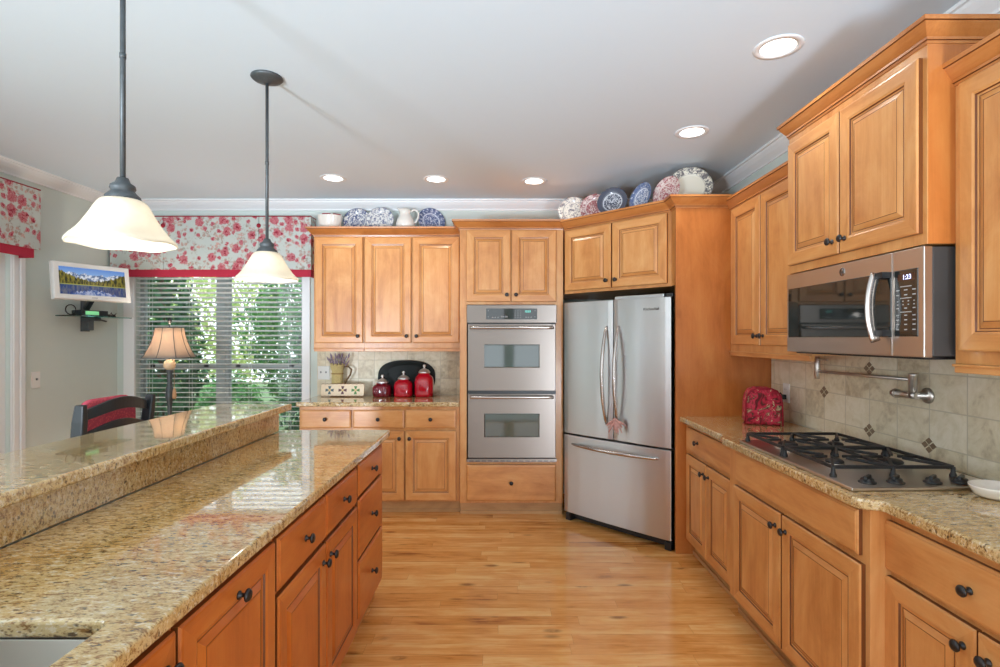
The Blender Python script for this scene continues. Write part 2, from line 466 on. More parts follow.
# ------------------------------------------------------------------ geometry helpers
class MB:
    """collects shapes and links them as ONE mesh object"""
    def __init__(self):
        self.b = bmesh.new()
    def face(self, vs, mi=0, smooth=False):
        try:
            f = self.b.faces.new(vs)
        except ValueError:
            return None
        f.material_index = mi
        f.smooth = smooth
        return f
    def v(self, co):
        return self.b.verts.new(co)
    def box(self, x0, x1, y0, y1, z0, z1, mi=0):
        x0, x1 = sorted((x0, x1)); y0, y1 = sorted((y0, y1)); z0, z1 = sorted((z0, z1))
        p = [self.v((x, y, z)) for z in (z0, z1) for y in (y0, y1) for x in (x0, x1)]
        for q in ((0, 2, 3, 1), (4, 5, 7, 6), (0, 1, 5, 4), (2, 6, 7, 3), (0, 4, 6, 2), (1, 3, 7, 5)):
            self.face([p[i] for i in q], mi)
        return self
    def prism(self, pts, z0, z1, mi=0, smooth=False):
        """polygon in xy, counter-clockwise, extruded in z"""
        a = [self.v((x, y, z0)) for x, y in pts]
        b = [self.v((x, y, z1)) for x, y in pts]
        n = len(pts)
        self.face(list(reversed(a)), mi)
        self.face(b, mi)
        for i in range(n):
            j = (i + 1) % n
            self.face([a[i], a[j], b[j], b[i]], mi, smooth)
        return self
    def prism_y(self, pts, y0, y1, mi=0, smooth=False):
        """polygon in xz extruded along y"""
        a = [self.v((x, y0, z)) for x, z in pts]
        b = [self.v((x, y1, z)) for x, z in pts]
        n = len(pts)
        self.face(a, mi); self.face(list(reversed(b)), mi)
        for i in range(n):
            j = (i + 1) % n
            self.face([b[i], b[j], a[j], a[i]], mi, smooth)
        return self
    def lathe(self, prof, seg=32, c=(0, 0, 0), axis='z', mi=0, wave=None, smooth=True):
        rings = []
        for r, h in prof:
            ring = []
            if r < 1e-6:
                ring = [self.v(self._ax(0, 0, h, c, axis))] * seg
            else:
                for i in range(seg):
                    a = 2 * PI * i / seg
                    rr, hh = (r, h) if wave is None else wave(a, r, h)
                    ring.append(self.v(self._ax(rr * math.cos(a), rr * math.sin(a), hh, c, axis)))
            rings.append(ring)
        for A, B in zip(rings, rings[1:]):
            for i in range(seg):
                j = (i + 1) % seg
                q = [A[i], A[j], B[j], B[i]]
                u = []
                for w in q:
                    if w not in u: u.append(w)
                if len(u) >= 3:
                    self.face(u, mi, smooth)
        return self
    @staticmethod
    def _ax(x, y, h, c, axis):
        if axis == 'z': return (c[0] + x, c[1] + y, c[2] + h)
        if axis == 'y': return (c[0] + x, c[1] + h, c[2] + y)
        return (c[0] + h, c[1] + x, c[2] + y)
    def tube(self, path, r, seg=10, mi=0, caps=True, flat=1.0):
        P = [Vector(p) for p in path]
        n = len(P)
        R = r if isinstance(r, (list, tuple)) else [r] * n
        rings = []
        up = None
        for i in range(n):
            d = (P[min(i + 1, n - 1)] - P[max(i - 1, 0)]).normalized()
            if up is None:
                up = Vector((0, 0, 1)) if abs(d.z) < 0.9 else Vector((1, 0, 0))
            s = d.cross(up)
            if s.length < 1e-6:
                s = d.orthogonal()
            s.normalize()
            u2 = s.cross(d).normalized()
            up = u2
            rings.append([self.v(P[i] + (s * math.cos(2 * PI * k / seg) + u2 * math.sin(2 * PI * k / seg) * flat) * R[i]) for k in range(seg)])
        for A, B in zip(rings, rings[1:]):
            for k in range(seg):
                j = (k + 1) % seg
                self.face([A[k], A[j], B[j], B[k]], mi, True)
        if caps:
            self.face(list(reversed(rings[0])), mi); self.face(rings[-1], mi)
        return self
    def bar(self, p, q, w, h, mi=0):
        """rectangular bar between two points; w sideways, h upwards"""
        p, q = Vector(p), Vector(q)
        d = (q - p).normalized()
        up = Vector((0, 0, 1)) if abs(d.z) < 0.95 else Vector((1, 0, 0))
        s = d.cross(up).normalized() * w / 2
        u = s.cross(d).normalized() * h / 2
        A = [self.v(p + a * s + b * u) for a, b in ((-1, -1), (1, -1), (1, 1), (-1, 1))]
        B = [self.v(q + a * s + b * u) for a, b in ((-1, -1), (1, -1), (1, 1), (-1, 1))]
        self.face(list(reversed(A)), mi); self.face(B, mi)
        for k in range(4):
            j = (k + 1) % 4
            self.face([A[k], A[j], B[j], B[k]], mi)
        return self
    def sphere(self, c, r, seg=16, rings=10, mi=0, sz=1.0):
        prof = [(r * math.sin(PI * k / rings), -r * sz * math.cos(PI * k / rings)) for k in range(rings + 1)]
        prof[0] = (0, -r * sz); prof[-1] = (0, r * sz)
        return self.lathe(prof, seg, c, 'z', mi)
    def rings(self, w, h, steps, x0=0, z0=0, mi_v=0, mi_h=0, back=0.02, cap_mi=None):
        """concentric rectangles (inset, y): a panelled front facing -y, corners mitred"""
        loops = []
        for ins, y in [st[:2] for st in steps]:
            loops.append([self.v((x0 + a, y, z0 + b)) for a, b in ((ins, ins), (w - ins, ins), (w - ins, h - ins), (ins, h - ins))])
        ov = [None] + [st[2] if len(st) > 2 else None for st in steps]
        bk = [self.v((x0 + a, back, z0 + b)) for a, b in ((0, 0), (w, 0), (w, h), (0, h))]
        loops.insert(0, bk)
        for A, B, o_ in zip(loops, loops[1:], ov[1:]):
            for k in range(4):
                j = (k + 1) % 4
                self.face([A[k], A[j], B[j], B[k]], o_ if o_ is not None else (mi_h if k in (0, 2) else mi_v))
        self.face(loops[-1], mi_v if cap_mi is None else cap_mi)
        self.face(list(reversed(bk)), mi_v)
        return self
    def mould(self, path, prof, mi=0, closed=False, side=1, alt=()):
        """profile (out, z) swept along a horizontal path with mitred corners; out is to the right of travel (side 1)"""
        P = [Vector((p[0], p[1])) for p in path]
        z = path[0][2]
        n = len(P)
        secs = []
        for i in range(n):
            def nrm(a, b):
                d = (b - a).normalized()
                return Vector((d.y, -d.x)) * side
            if closed:
                n1, n2 = nrm(P[i - 1], P[i]), nrm(P[i], P[(i + 1) % n])
            else:
                n1 = nrm(P[i - 1], P[i]) if i > 0 else nrm(P[i], P[i + 1])
                n2 = nrm(P[i], P[i + 1]) if i < n - 1 else n1
            m = (n1 + n2)
            m = m / max(1e-6, m.length)
            k = 1 / max(0.3, m.dot(n1))
            secs.append([self.v((P[i].x + m.x * o * k, P[i].y + m.y * o * k, z + h)) for o, h in prof])
        rng = range(n) if closed else range(n - 1)
        for i in rng:
            A, B = secs[i], secs[(i + 1) % n]
            for k in range(len(prof)):
                j = (k + 1) % len(prof)
                self.face([A[k], A[j], B[j], B[k]] if side > 0 else [A[k], B[k], B[j], A[j]], 2 if k in alt else mi)
        if not closed:
            self.face(secs[0][:], mi); self.face(list(reversed(secs[-1])), mi)
        return self
    def build(self, name, mats, parent=None, world=False, bevel=0, seg=2, solid=0, sub=0, smooth=False, loc=None):
        b = self.b
        bmesh.ops.remove_doubles(b, verts=b.verts[:], dist=1e-6)
        bmesh.ops.recalc_face_normals(b, faces=b.faces[:])
        me = bpy.data.meshes.new(name)
        if world and parent is not None:
            b.transform(xform(parent).inverted())
        if loc is not None:
            b.transform(Matrix.Translation(-Vector(loc)))
        if smooth:
            for f in b.faces: f.smooth = True
        b.to_mesh(me); b.free()
        for m in (mats if isinstance(mats, (list, tuple)) else [mats]):
            me.materials.append(MAT[m] if isinstance(m, str) else m)
        o = bpy.data.objects.new(name, me)
        COL.objects.link(o)
        if parent is not None:
            o.parent = parent
        if loc is not None:
            o.location = loc
        if solid:
            md = o.modifiers.new('thick', 'SOLIDIFY'); md.thickness = solid; md.offset = 0
        if bevel:
            md = o.modifiers.new('bevel', 'BEVEL'); md.width = bevel; md.segments = seg
            md.limit_method = 'ANGLE'; md.angle_limit = math.radians(40)
            md.harden_normals = False
        if sub:
            md = o.modifiers.new('sub', 'SUBSURF'); md.levels = sub; md.render_levels = sub
        return o

def xform(o):
    m = Matrix.LocRotScale(o.location, o.rotation_euler, o.scale)
    return xform(o.parent) @ m if o.parent else m

def tag(o, label, cat, group=None, kind=None):
    if label: o['label'] = label
    if cat: o['category'] = cat
    if group: o['group'] = group
    if kind: o['kind'] = kind
    return o

def thing(name, label, cat, loc=(0, 0, 0), rz=0, group=None, rot=None):
    o = bpy.data.objects.new(name, None)
    o.empty_display_size = 0.05
    COL.objects.link(o)
    o.location = loc
    o.rotation_euler = rot if rot else (0, 0, rz)
    return tag(o, label, cat, group)

def struct(name, m, mats, **kw):
    o = m.build(name, mats, **kw)
    o['kind'] = 'structure'
    return o

def part(o, label):
    o['label'] = label
    return o

def dup(o, parent=None):
    """a copy of a thing with copies of its parts and sub-parts"""
    c = o.copy()
    COL.objects.link(c)
    if parent is not None:
        c.parent = parent
    for ch in [k for k in o.children]:
        dup(ch, c)
    return c

def text_mesh(name, s, size, mat, parent, loc, rot, depth=0.0006):
    cu = bpy.data.curves.new(name, 'FONT')
    cu.body = s; cu.size = size; cu.extrude = depth
    cu.align_x = 'CENTER'; cu.align_y = 'CENTER'
    tmp = bpy.data.objects.new(name + '_tmp', cu)
    COL.objects.link(tmp)
    dg = bpy.context.evaluated_depsgraph_get()
    me = bpy.data.meshes.new_from_object(tmp.evaluated_get(dg))
    bpy.data.objects.remove(tmp); bpy.data.curves.remove(cu)
    me.materials.clear(); me.materials.append(MAT[mat])
    me.name = name
    o = bpy.data.objects.new(name, me)
    COL.objects.link(o)
    o.parent = parent; o.location = loc; o.rotation_euler = rot
    return o

def rrect(w, h, r, k=6, cx=0, cy=0):
    pts = []
    for sx, sy, a0 in ((1, -1, -PI / 2), (1, 1, 0), (-1, 1, PI / 2), (-1, -1, PI)):
        for i in range(k + 1):
            a = a0 + (PI / 2) * i / k
            pts.append((cx + sx * (w / 2 - r) + r * math.cos(a), cy + sy * (h / 2 - r) + r * math.sin(a)))
    return pts

# ------------------------------------------------------------------ room shell
m = MB(); m.box(LEFT_X - .15, RIGHT_X + .15, REAR_Y - .15, BACK_Y + .15, -0.08, 0)
struct('floor', m, 'floor')
m = MB(); m.box(LEFT_X + .02, RIGHT_X - .02, REAR_Y + .02, -.62, 0.0005, .012)  # unseen pale floor added to bounce neutral light onto the ceiling
struct('floor_bounce', m, plain('cream_bounce', rgb(228, 224, 216), .95, var=.05, scale=200))
m = MB(); m.box(LEFT_X - .15, RIGHT_X + .15, REAR_Y - .15, BACK_Y + .15, CEIL, CEIL + .1)
struct('ceiling', m, 'ceiling')

WX0, WX1, WZ0, WZ1 = -3.38, -1.84, 0.32, 2.06         # the window pair in the far wall
m = MB()
m.box(LEFT_X - .15, WX0, BACK_Y, BACK_Y + .15, 0, CEIL)
m.box(WX1, RIGHT_X + .15, BACK_Y, BACK_Y + .15, 0, CEIL)
m.box(WX0, WX1, BACK_Y, BACK_Y + .15, 0, WZ0)
m.box(WX0, WX1, BACK_Y, BACK_Y + .15, WZ1, CEIL)
struct('wall_back', m, 'wall')
DY0, DY1, DZ1 = 2.08, 3.83, 2.06                         # patio door in the left wall
m = MB()
m.box(LEFT_X - .15, LEFT_X, 1.55, DY0, 0, CEIL)
m.box(LEFT_X - .15, LEFT_X, REAR_Y, 1.55, 2.58, CEIL); m.box(LEFT_X - .15, LEFT_X, REAR_Y, 1.55, 0, .12)  # unseen stretch opened up to let more sky light in
m.box(LEFT_X - .15, LEFT_X, REAR_Y, -2.25, .12, 2.58); m.box(LEFT_X - .15, LEFT_X, -.42, -.28, .12, 2.58)
m.box(LEFT_X - .15, LEFT_X, DY1, BACK_Y, 0, CEIL)
m.box(LEFT_X - .15, LEFT_X, DY0, DY1, DZ1, CEIL)
struct('wall_left', m, 'wall')
m = MB(); m.box(RIGHT_X, RIGHT_X + .15, -.55, BACK_Y, 0, CEIL)
m.box(RIGHT_X, RIGHT_X + .15, REAR_Y, -.55, 2.58, CEIL); m.box(RIGHT_X, RIGHT_X + .15, REAR_Y, -.55, 0, .12); m.box(RIGHT_X, RIGHT_X + .15, REAR_Y, -2.25, .12, 2.58)  # rear end, out of view, opened as well for extra sky light
struct('wall_right', m, 'wall')
RW = [(-3.45, -1.75), (-1.62, 0.08), (0.21, 1.74)]   # unseen openings behind the camera, made wide to let sky light in
m = MB()
xs = [LEFT_X - .15] + [v for p in RW for v in p] + [RIGHT_X + .15]
for i in range(0, len(xs), 2):
    m.box(xs[i], xs[i + 1], REAR_Y - .15, REAR_Y, 0, CEIL)
for a, b in RW:
    m.box(a, b, REAR_Y - .15, REAR_Y, 0, 0.12)
    m.box(a, b, REAR_Y - .15, REAR_Y, 2.58, CEIL)
struct('wall_rear', m, 'wall')

CROWN = [(0, 0), (0, -0.09), (0.012, -0.09), (0.016, -0.078), (0.022, -0.072), (0.045, -0.05), (0.062, -0.028), (0.066, -0.016), (0.078, -0.014), (0.08, 0)]
m = MB()
m.mould([(LEFT_X, REAR_Y, CEIL), (LEFT_X, BACK_Y, CEIL), (RIGHT_X, BACK_Y, CEIL), (RIGHT_X, REAR_Y, CEIL)], CROWN, side=1)
struct('trim_1', m, 'white_paint')
BASE = [(0, 0), (0.014, 0), (0.014, 0.10), (0.008, 0.125), (0, 0.13)]
m = MB()
m.mould([(LEFT_X, 1.56, 0), (LEFT_X, DY0 - .1, 0)], BASE)
m.mould([(LEFT_X, DY1 + .1, 0), (LEFT_X, BACK_Y, 0), (-1.66, BACK_Y, 0)], BASE)
struct('baseboard_left', m, 'white_paint')

# far window pair: casing, sashes, panes
def window_unit(name, x0, x1):
    fr = MB()
    y0, y1 = BACK_Y + .06, BACK_Y + .11
    fr.box(x0, x0 + .035, y0, y1, WZ0, WZ1); fr.box(x1 - .035, x1, y0, y1, WZ0, WZ1)
    fr.box(x0 + .035, x1 - .035, y0, y1, WZ0, WZ0 + .05); fr.box(x0 + .035, x1 - .035, y0, y1, WZ1 - .04, WZ1)
    zm = 1.165
    fr.box(x0 + .035, x1 - .035, y0, y1, zm - .018, zm + .018)
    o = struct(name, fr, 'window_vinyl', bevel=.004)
    p = MB(); p.box(x0 + .035, x1 - .035, BACK_Y + .083, BACK_Y + .087, WZ0 + .05, zm - .018)
    p.box(x0 + .035, x1 - .035, BACK_Y + .083, BACK_Y + .087, zm + .018, WZ1 - .04)
    p.build('window_pane', 'pane', o)
    lk = MB()
    xc = (x0 + x1) / 2
    for dx in (-.25, .25):
        lk.box(xc + dx - .02, xc + dx + .02, BACK_Y + .052, BACK_Y + .06, zm + .0, zm + .022)
    lk.build('sash_lock', 'bronze', o)
XM = -2.61
window_unit('window_1', WX0, XM - .025)
window_unit('window_2', XM + .025, WX1)
m = MB()
m.box(WX0 - .10, WX0, BACK_Y - .022, BACK_Y, WZ0, WZ1 + .09)
m.box(WX1, WX1 + .075, BACK_Y - .022, BACK_Y, WZ0, WZ1 + .09)
m.box(WX0, WX1, BACK_Y - .022, BACK_Y, WZ1, WZ1 + .09)
m.box(WX0 - .12, WX1 + .078, BACK_Y - .05, BACK_Y, WZ0 - .03, WZ0)
m.box(WX0 - .10, WX1 + .075, BACK_Y - .018, BACK_Y, WZ0 - .11, WZ0 - .03)
struct('trim_2', m, 'white_paint', bevel=.004)

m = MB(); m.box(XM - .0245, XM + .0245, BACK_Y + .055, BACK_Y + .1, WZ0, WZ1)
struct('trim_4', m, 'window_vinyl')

# patio door
m = MB()
X0, X1 = LEFT_X - .09, LEFT_X - .03
ym = (DY0 + DY1) / 2
for a, b in ((DY0, ym + .03), (ym - .03, DY1)):
    m.box(X0, X1, a, a + .07, 0.02, DZ1); m.box(X0, X1, b - .07, b, 0.02, DZ1)
    m.box(X0, X1, a + .07, b - .07, 0.02, 0.14); m.box(X0, X1, a + .07, b - .07, DZ1 - .08, DZ1)
d1 = struct('door_1', m, 'white_paint', bevel=.004)
m = MB(); m.box(LEFT_X - .062, LEFT_X - .058, DY0 + .07, DY1 - .07, .14, DZ1 - .08)
m.build('door_pane', 'pane', d1)
m = MB()
m.box(LEFT_X, LEFT_X + .022, DY0 - .10, DY0, 0, DZ1 + .1)
for k, (a, b, t) in enumerate(((0, .10, .016), (.008, .045, .024), (.06, .098, .028))):
    m.box(LEFT_X, LEFT_X + t, DY1 + a, DY1 + b, 0, DZ1 + .0)
m.box(LEFT_X, LEFT_X + .022, DY0, DY1 + .10, DZ1, DZ1 + .1)
struct('trim_3', m, 'white_paint', bevel=.004)
# rear windows (unseen, made this large to light the room)
for i, (a, b) in enumerate(RW):
    m = MB()
    for x in (a, (a + b) / 2 - .02, b - .04):
        m.box(x, x + .04, REAR_Y - .1, REAR_Y - .05, .12, 2.58)
    for z in (.12, 2.53):
        m.box(a, b, REAR_Y - .099, REAR_Y - .051, z, z + .05)
    struct('window_%d' % (i + 3), m, 'white_paint')

# back splashes
m = MB(); m.box(-1.70, -.345, BACK_Y - .014, BACK_Y, .914, 1.40)
struct('wall_backsplash', m, 'tile_back')
m = MB(); m.box(RIGHT_X - .012, RIGHT_X, -.6, 3.525, .914, 1.80)
def diamond(mm, y, z, s=.038):
    g = .003
    for dy, dz in ((1, 0), (-1, 0), (0, 1), (0, -1)):
        cy, cz, h = y + dy * s * .56, z + dz * s * .48, s * .43
        pts = [(cy + h, cz), (cy, cz + h * .82), (cy - h, cz), (cy, cz - h * .82)]
        A = [mm.v((RIGHT_X - .0155, p, q)) for p, q in pts]
        B = [mm.v((RIGHT_X - .011, p, q)) for p, q in pts]
        mm.face(A, 1)
        for k in range(4):
            mm.face([A[k], A[(k + 1) % 4], B[(k + 1) % 4], B[k]], 1)
for y, z in ((2.583, 1.287), (2.945, 1.136), (2.583, .986), (2.222, .986)):
    diamond(m, y, z)
struct('wall_tiles', m, ['tile_right', 'tile_accent'])

# ------------------------------------------------------------------ cabinetry
def knob(parent, x, z, y=0.0, mat='bronze'):
    k = MB()
    k.lathe([(0, 0), (.0105, 0), (.0105, -.003), (.0055, -.006), (.005, -.014), (.009, -.017), (.0155, -.020), (.016, -.024), (.0125, -.0285), (.006, -.0305), (0, -.031)], 18, (0, 0, 0), 'y')
    o = k.build('knob', mat, parent)
    o.location = (x, y, z)
    return o

RAISED = [(0, .006, 2), (.004, .001), (.009, 0), (.054, 0), (.058, .002), (.062, .003), (.065, .0085, 2), (.071, .0095), (.074, .0095, 2), (.090, .002), (.093, .001), (.0955, .001, 2), (.098, .0005)]
SLAB = [(0, .008, 2), (.003, .004), (.007, .003), (.009, .0005), (.012, 0)]
def front(parent, kind, x0, x1, z0, z1, knobs=(), wv='wood', wh='wood_h', name=None):
    """door or drawer front standing 20 mm proud of the face frame (local y 0 is the frame)"""
    w, h = x1 - x0, z1 - z0
    mm = MB()
    if kind == 'door':
        k = min(1.0, w / 0.30)
        st = [((q[0] * k if q[0] > .01 else q[0]),) + q[1:] for q in RAISED]
        mm.rings(w, h, st, mi_v=0, mi_h=1, back=.02)
    else:
        mm.rings(w, h, SLAB, mi_v=1, mi_h=1, back=.02)
    o = mm.build(name or kind, [wv, wh, 'glaze'], parent)
    o.location = (x0, -.020, z0)
    for kx, kz in knobs:
        knob(o, kx, kz)
    return o

CABCROWN = [(0, -.075), (.006, -.075), (.008, -.066), (.014, -.064), (.014, -.055), (.020, -.050), (.034, -.036), (.046, -.022), (.050, -.016), (.058, -.014), (.060, 0), (0, 0)]
RAIL = [(0, 0), (.0, .03), (.022, .03), (.024, .022), (.018, .014), (.020, .004), (.016, 0)]

def base_cabinet(label, loc, rz, w, depth, fronts, wv='wood', wh='wood_h', top=.877, toe=.10, group=None, hollow=False):
    t = thing('base_cabinet', label, 'cabinet', loc, rz, group)
    mm = MB()
    if hollow:      # open box: face frame, sides, bottom and back
        mm.box(0, w, 0, .02, toe, top); mm.box(0, .016, .02, depth, toe, top); mm.box(w - .016, w, .02, depth, toe, top)
        mm.box(.016, w - .016, .02, depth, toe, toe + .016); mm.box(.016, w - .016, depth - .012, depth, toe + .016, top)
    else:
        mm.box(0, w, 0, depth, toe, top)
    mm.build('carcass', [wv], t, bevel=.001)
    mm = MB(); mm.box(0, w, .055, .072, 0, toe)
    mm.box(0, w, .043, .055, 0, .022)
    mm.build('toe_kick', 'toe', t)
    for f in fronts:
        front(t, *f[:5], knobs=f[5], wv=wv, wh=wh)
    return t

# back run (faces -y). frame plane y = 4.34
FY = 4.34
def dk(w, h, side, up=True):
    """knob of a door: side -1 near its left edge, +1 right; at its top (base) or foot (wall unit)"""
    return [((.035 if side < 0 else w - .035), (h - .06 if up else .06))]
base_cabinet('maple base cabinet with one drawer, left end of the back counter', (-1.655, FY, 0), 0, .435, BACK_Y - FY - .004,
             [('drawer', .012, .425, .70, .848, [(.206, .074)]),
              ('door', .012, .425, .112, .678, dk(.413, .566, 1))])
base_cabinet('maple base cabinet with two drawers and two doors beside the double oven', (-1.219, FY, 0), 0, .872, BACK_Y - FY - .004,
             [('drawer', .006, .421, .70, .848, [(.207, .074)]),
              ('drawer', .433, .845, .70, .848, [(.206, .074)]),
              ('door', .006, .421, .112, .678, dk(.415, .566, 1)),
              ('door', .433, .845, .112, .678, dk(.412, .566, -1))])

def slab(name, pts, z0, z1, label, cat, hole=None, bev=.008):
    mm = MB()
    if hole is None:
        mm.prism(pts, z0, z1)
    else:
        b = mm.b
        es = []
        for loop in (pts, hole):
            vs = [b.verts.new((x, y, z1)) for x, y in loop]
            es += [b.edges.new((vs[i], vs[(i + 1) % len(vs)])) for i in range(len(vs))]
        bmesh.ops.triangle_fill(b, use_beauty=True, use_dissolve=False, edges=es)
        r = bmesh.ops.extrude_face_region(b, geom=b.faces[:])
        bmesh.ops.translate(b, verts=[g for g in r['geom'] if isinstance(g, bmesh.types.BMVert)], vec=(0, 0, z0 - z1))
    o = mm.build(name, 'granite', bevel=bev, seg=3)
    return tag(o, label, cat)
CT0, CT1 = .878, .914
slab('countertop', [(-1.672, 4.30), (-.346, 4.30), (-.346, BACK_Y - .016), (-1.672, BACK_Y - .016)], CT0, CT1,
     'speckled granite worktop of the back counter under the red canisters', 'countertop')

# oven tower
OY = 4.30
ot = thing('oven_cabinet', 'tall maple cabinet built round the double oven', 'cabinet', (-.342, OY, 0))
ow = .836
mm = MB()
D = BACK_Y - OY - .004
mm.box(0, .056, 0, D, .10, 2.315); mm.box(ow - .06, ow, 0, D, .10, 2.315)
mm.box(.056, ow - .06, 0, D, 1.706, 2.315); mm.box(.056, ow - .06, 0, D, .10, .432)
mm.box(.056, ow - .06, D - .02, D, .432, 1.706)
mm.build('carcass', 'wood', ot)
mm = MB(); mm.box(0, ow, .05, .07, 0, .10); mm.box(-.0, ow, .036, .05, 0, .025)
mm.build('toe_kick', 'toe', ot)
front(ot, 'door', .056, .412, 1.728, 2.308, [(.325, .055)])
front(ot, 'door', .420, .780, 1.728, 2.308, [(.035, .055)])
front(ot, 'drawer', .056, .778, .118, .412, [(.361, .150)])
mm = MB(); mm.mould([(0, .205, 2.385), (0, 0, 2.385), (ow, 0, 2.385)], CABCROWN, alt=(2, 8))
mm.box(0, ow, 0, D, 2.315, 2.33)
mm.build('crown_molding', ['crown_wood_shaded', 'wood_h', 'glaze'], ot)

# double oven
ov = thing('double_oven', 'stainless steel double wall oven with two dark windows', 'oven', (-.283, OY - .03, 0))
vw = .722
mm = MB(); mm.box(.012, vw - .012, .032, .52, .45, 1.69)
mm.build('oven_body', 'dark_grey', ov)
mm = MB(); mm.box(0, vw, 0, .03, 1.556, 1.701)
cp = mm.build('control_panel', 'steel_warm', ov, bevel=.003)
mm = MB(); mm.box(.155, .565, -.004, .0, 1.585, 1.672)
for i in range(3): mm.box(.20 + i * .022, .215 + i * .022, -.005, -.0035, 1.597, 1.606, 1)
for i in range(2): mm.box(.275 + i * .03, .30 + i * .03, -.005, -.0035, 1.600, 1.612, 1)
for r in range(4):
    for c in range(3): mm.box(.385 + c * .022, .393 + c * .022, -.005, -.0035, 1.597 + r * .018, 1.603 + r * .018, 1)
for i in range(3): mm.box(.47 + i * .02, .482 + i * .02, -.005, -.0035, 1.597, 1.606, 1)
for z in (1.60, 1.65): mm.box(.17, .175, -.005, -.0035, z, z + .01, 1); mm.box(.545, .55, -.005, -.0035, z, z + .01, 1)
MAT['grey_marks'] = plain('grey_marks', (.22, .22, .22, 1), .5)
dp = part(mm.build('display', ['black_glass', 'grey_marks'], cp), 'black glass display strip')
text_mesh('clock', '12:23', .022, 'oven_digits', cp, (.49, -.0052, 1.648), (PI / 2, 0, 0))
def oven_door(z0, z1, w0, w1, hz):
    mm = MB(); mm.box(.008, vw - .008, .0, .03, z0, z1)
    d = mm.build('oven_door', 'steel_warm', ov, bevel=.003)
    mm = MB(); mm.rings(.445, w1 - w0, [(0, -.0005), (.006, -.002), (.007, -.0015)], x0=.140, z0=w0, back=.004)
    part(mm.build('window', 'oven_glass', d), 'dark glass oven window')
    mm = MB()
    n = 20
    mm.tube([(.028 + (vw - .056) * i / n, -.046 + .012 * (2 * i / n - 1) ** 2, hz) for i in range(n + 1)], .0125, 12)
    for x in (.045, vw - .045):
        mm.tube([(x, -.038, hz), (x, .0, hz)], .010, 10)
    mm.build('handle', 'steel_handle', d)
oven_door(1.010, 1.548, 1.197, 1.383, 1.518)
oven_door(.470, .985, .637, .827, .962)
for z0_, z1_ in ((.986, 1.009), (1.549, 1.555)):
    mm = MB(); mm.box(.004, vw - .004, .012, .03, z0_, z1_)
    mm.build('vent_gap', 'black_plastic', ov)
mm = MB(); mm.box(0, vw, 0, .03, .438, .462)
tr_ = mm.build('bottom_trim', 'steel_warm', ov)
mm = MB()
for i in range(14): mm.box(.02 + i * .05, .055 + i * .05, -.001, .0005, .443, .449)
part(mm.build('vent_slots', 'black_plastic', tr_), 'row of black vent slots')

# wall cabinets of the back run. frame plane y = 4.58
UY = 4.58
def wall_cabinet(label, loc, rz, w, depth, z0, z1, fronts, crown=None, rail=True, out=1.0):
    t = thing('wall_cabinet', label, 'cabinet', loc, rz)
    mm = MB(); mm.box(0, w, 0, depth, z0, z1 - .06)
    mm.build('carcass', 'wood', t, bevel=.001)
    for f in fronts:
        front(t, *f[:5], knobs=f[5])
    if crown:
        mm = MB(); mm.mould([(x, y, z1) for x, y in crown], [(o_ * out, h_) for o_, h_ in CABCROWN], alt=(2, 8))
        mm.box(.002, w - .002, .002, depth, z1 - .06, z1 - .012)
        mm.build('crown_molding', ['crown_wood_shaded', 'wood_h', 'glaze'], t)
    if rail:
        mm = MB(); mm.box(0.002, w - .002, -.006, .016, z0 - .03, z0)
        mm.box(0.0, w, -.014, .016, z0 - .009, z0 - .0)
        mm.build('light_rail', 'wood_h', t, bevel=.003)
    return t
UD = BACK_Y - UY - .004
UZ0, UZ1 = 1.349, 2.385
wall_cabinet('single-door maple wall cabinet nearest the window', (-1.622, UY, 0), 0, .434, UD, UZ0, UZ1,
             [('door', .014, .425, 1.392, 2.302, [(.372, .06)])], crown=[(0, UD), (0, 0), (.434, 0)])
wall_cabinet('two-door maple wall cabinet left of the oven tower', (-1.187, UY, 0), 0, .844, UD, UZ0, UZ1,
             [('door', .006, .405, 1.392, 2.302, [(.363, .06)]),
              ('door', .418, .820, 1.392, 2.302, [(.036, .06)])], crown=[(0, 0), (.844, 0)])

# cabinet over the fridge, set across the corner, with the tall side panel
A45 = -PI / 4
fc = thing('fridge_cabinet', 'angled maple cabinet over the refrigerator with a tall side panel', 'cabinet', (.508, 4.285, 0), A45)
FZ1 = 2.375
mm = MB()
mm.prism([(.508, 4.285), (1.160, 3.633), (1.160, 3.557), (RIGHT_X - .004, 3.557), (RIGHT_X - .004, BACK_Y - .004), (.508, BACK_Y - .004)], 1.79, FZ1 - .06)
mm.build('carcass', 'wood', fc, world=True)
mm = MB(); mm.box(1.157, RIGHT_X - .004, 3.531, 3.556, 0, FZ1 - .06)
mm.build('side_panel', 'pwood', fc, world=True, bevel=.001)
mm = MB()
mm.mould([(.508, 4.285, FZ1), (1.158, 3.635, FZ1), (1.158, 3.531, FZ1), (1.52, 3.531, FZ1)], CABCROWN, alt=(2, 8))
mm.prism([(.512, 4.289), (1.160, 3.637), (1.160, 3.54), (RIGHT_X - .004, 3.54), (RIGHT_X - .004, BACK_Y - .09), (.512, BACK_Y - .09)], FZ1 - .06, FZ1 - .006)
mm.build('crown_molding', ['crown_wood_shaded', 'wood_h', 'glaze'], fc, world=True)
LW = .652 * math.sqrt(2)
front(fc, 'door', .012, .445, 1.812, 2.292, [(.398, .055)])
front(fc, 'door', .456, .895, 1.812, 2.292, [(.036, .055)])

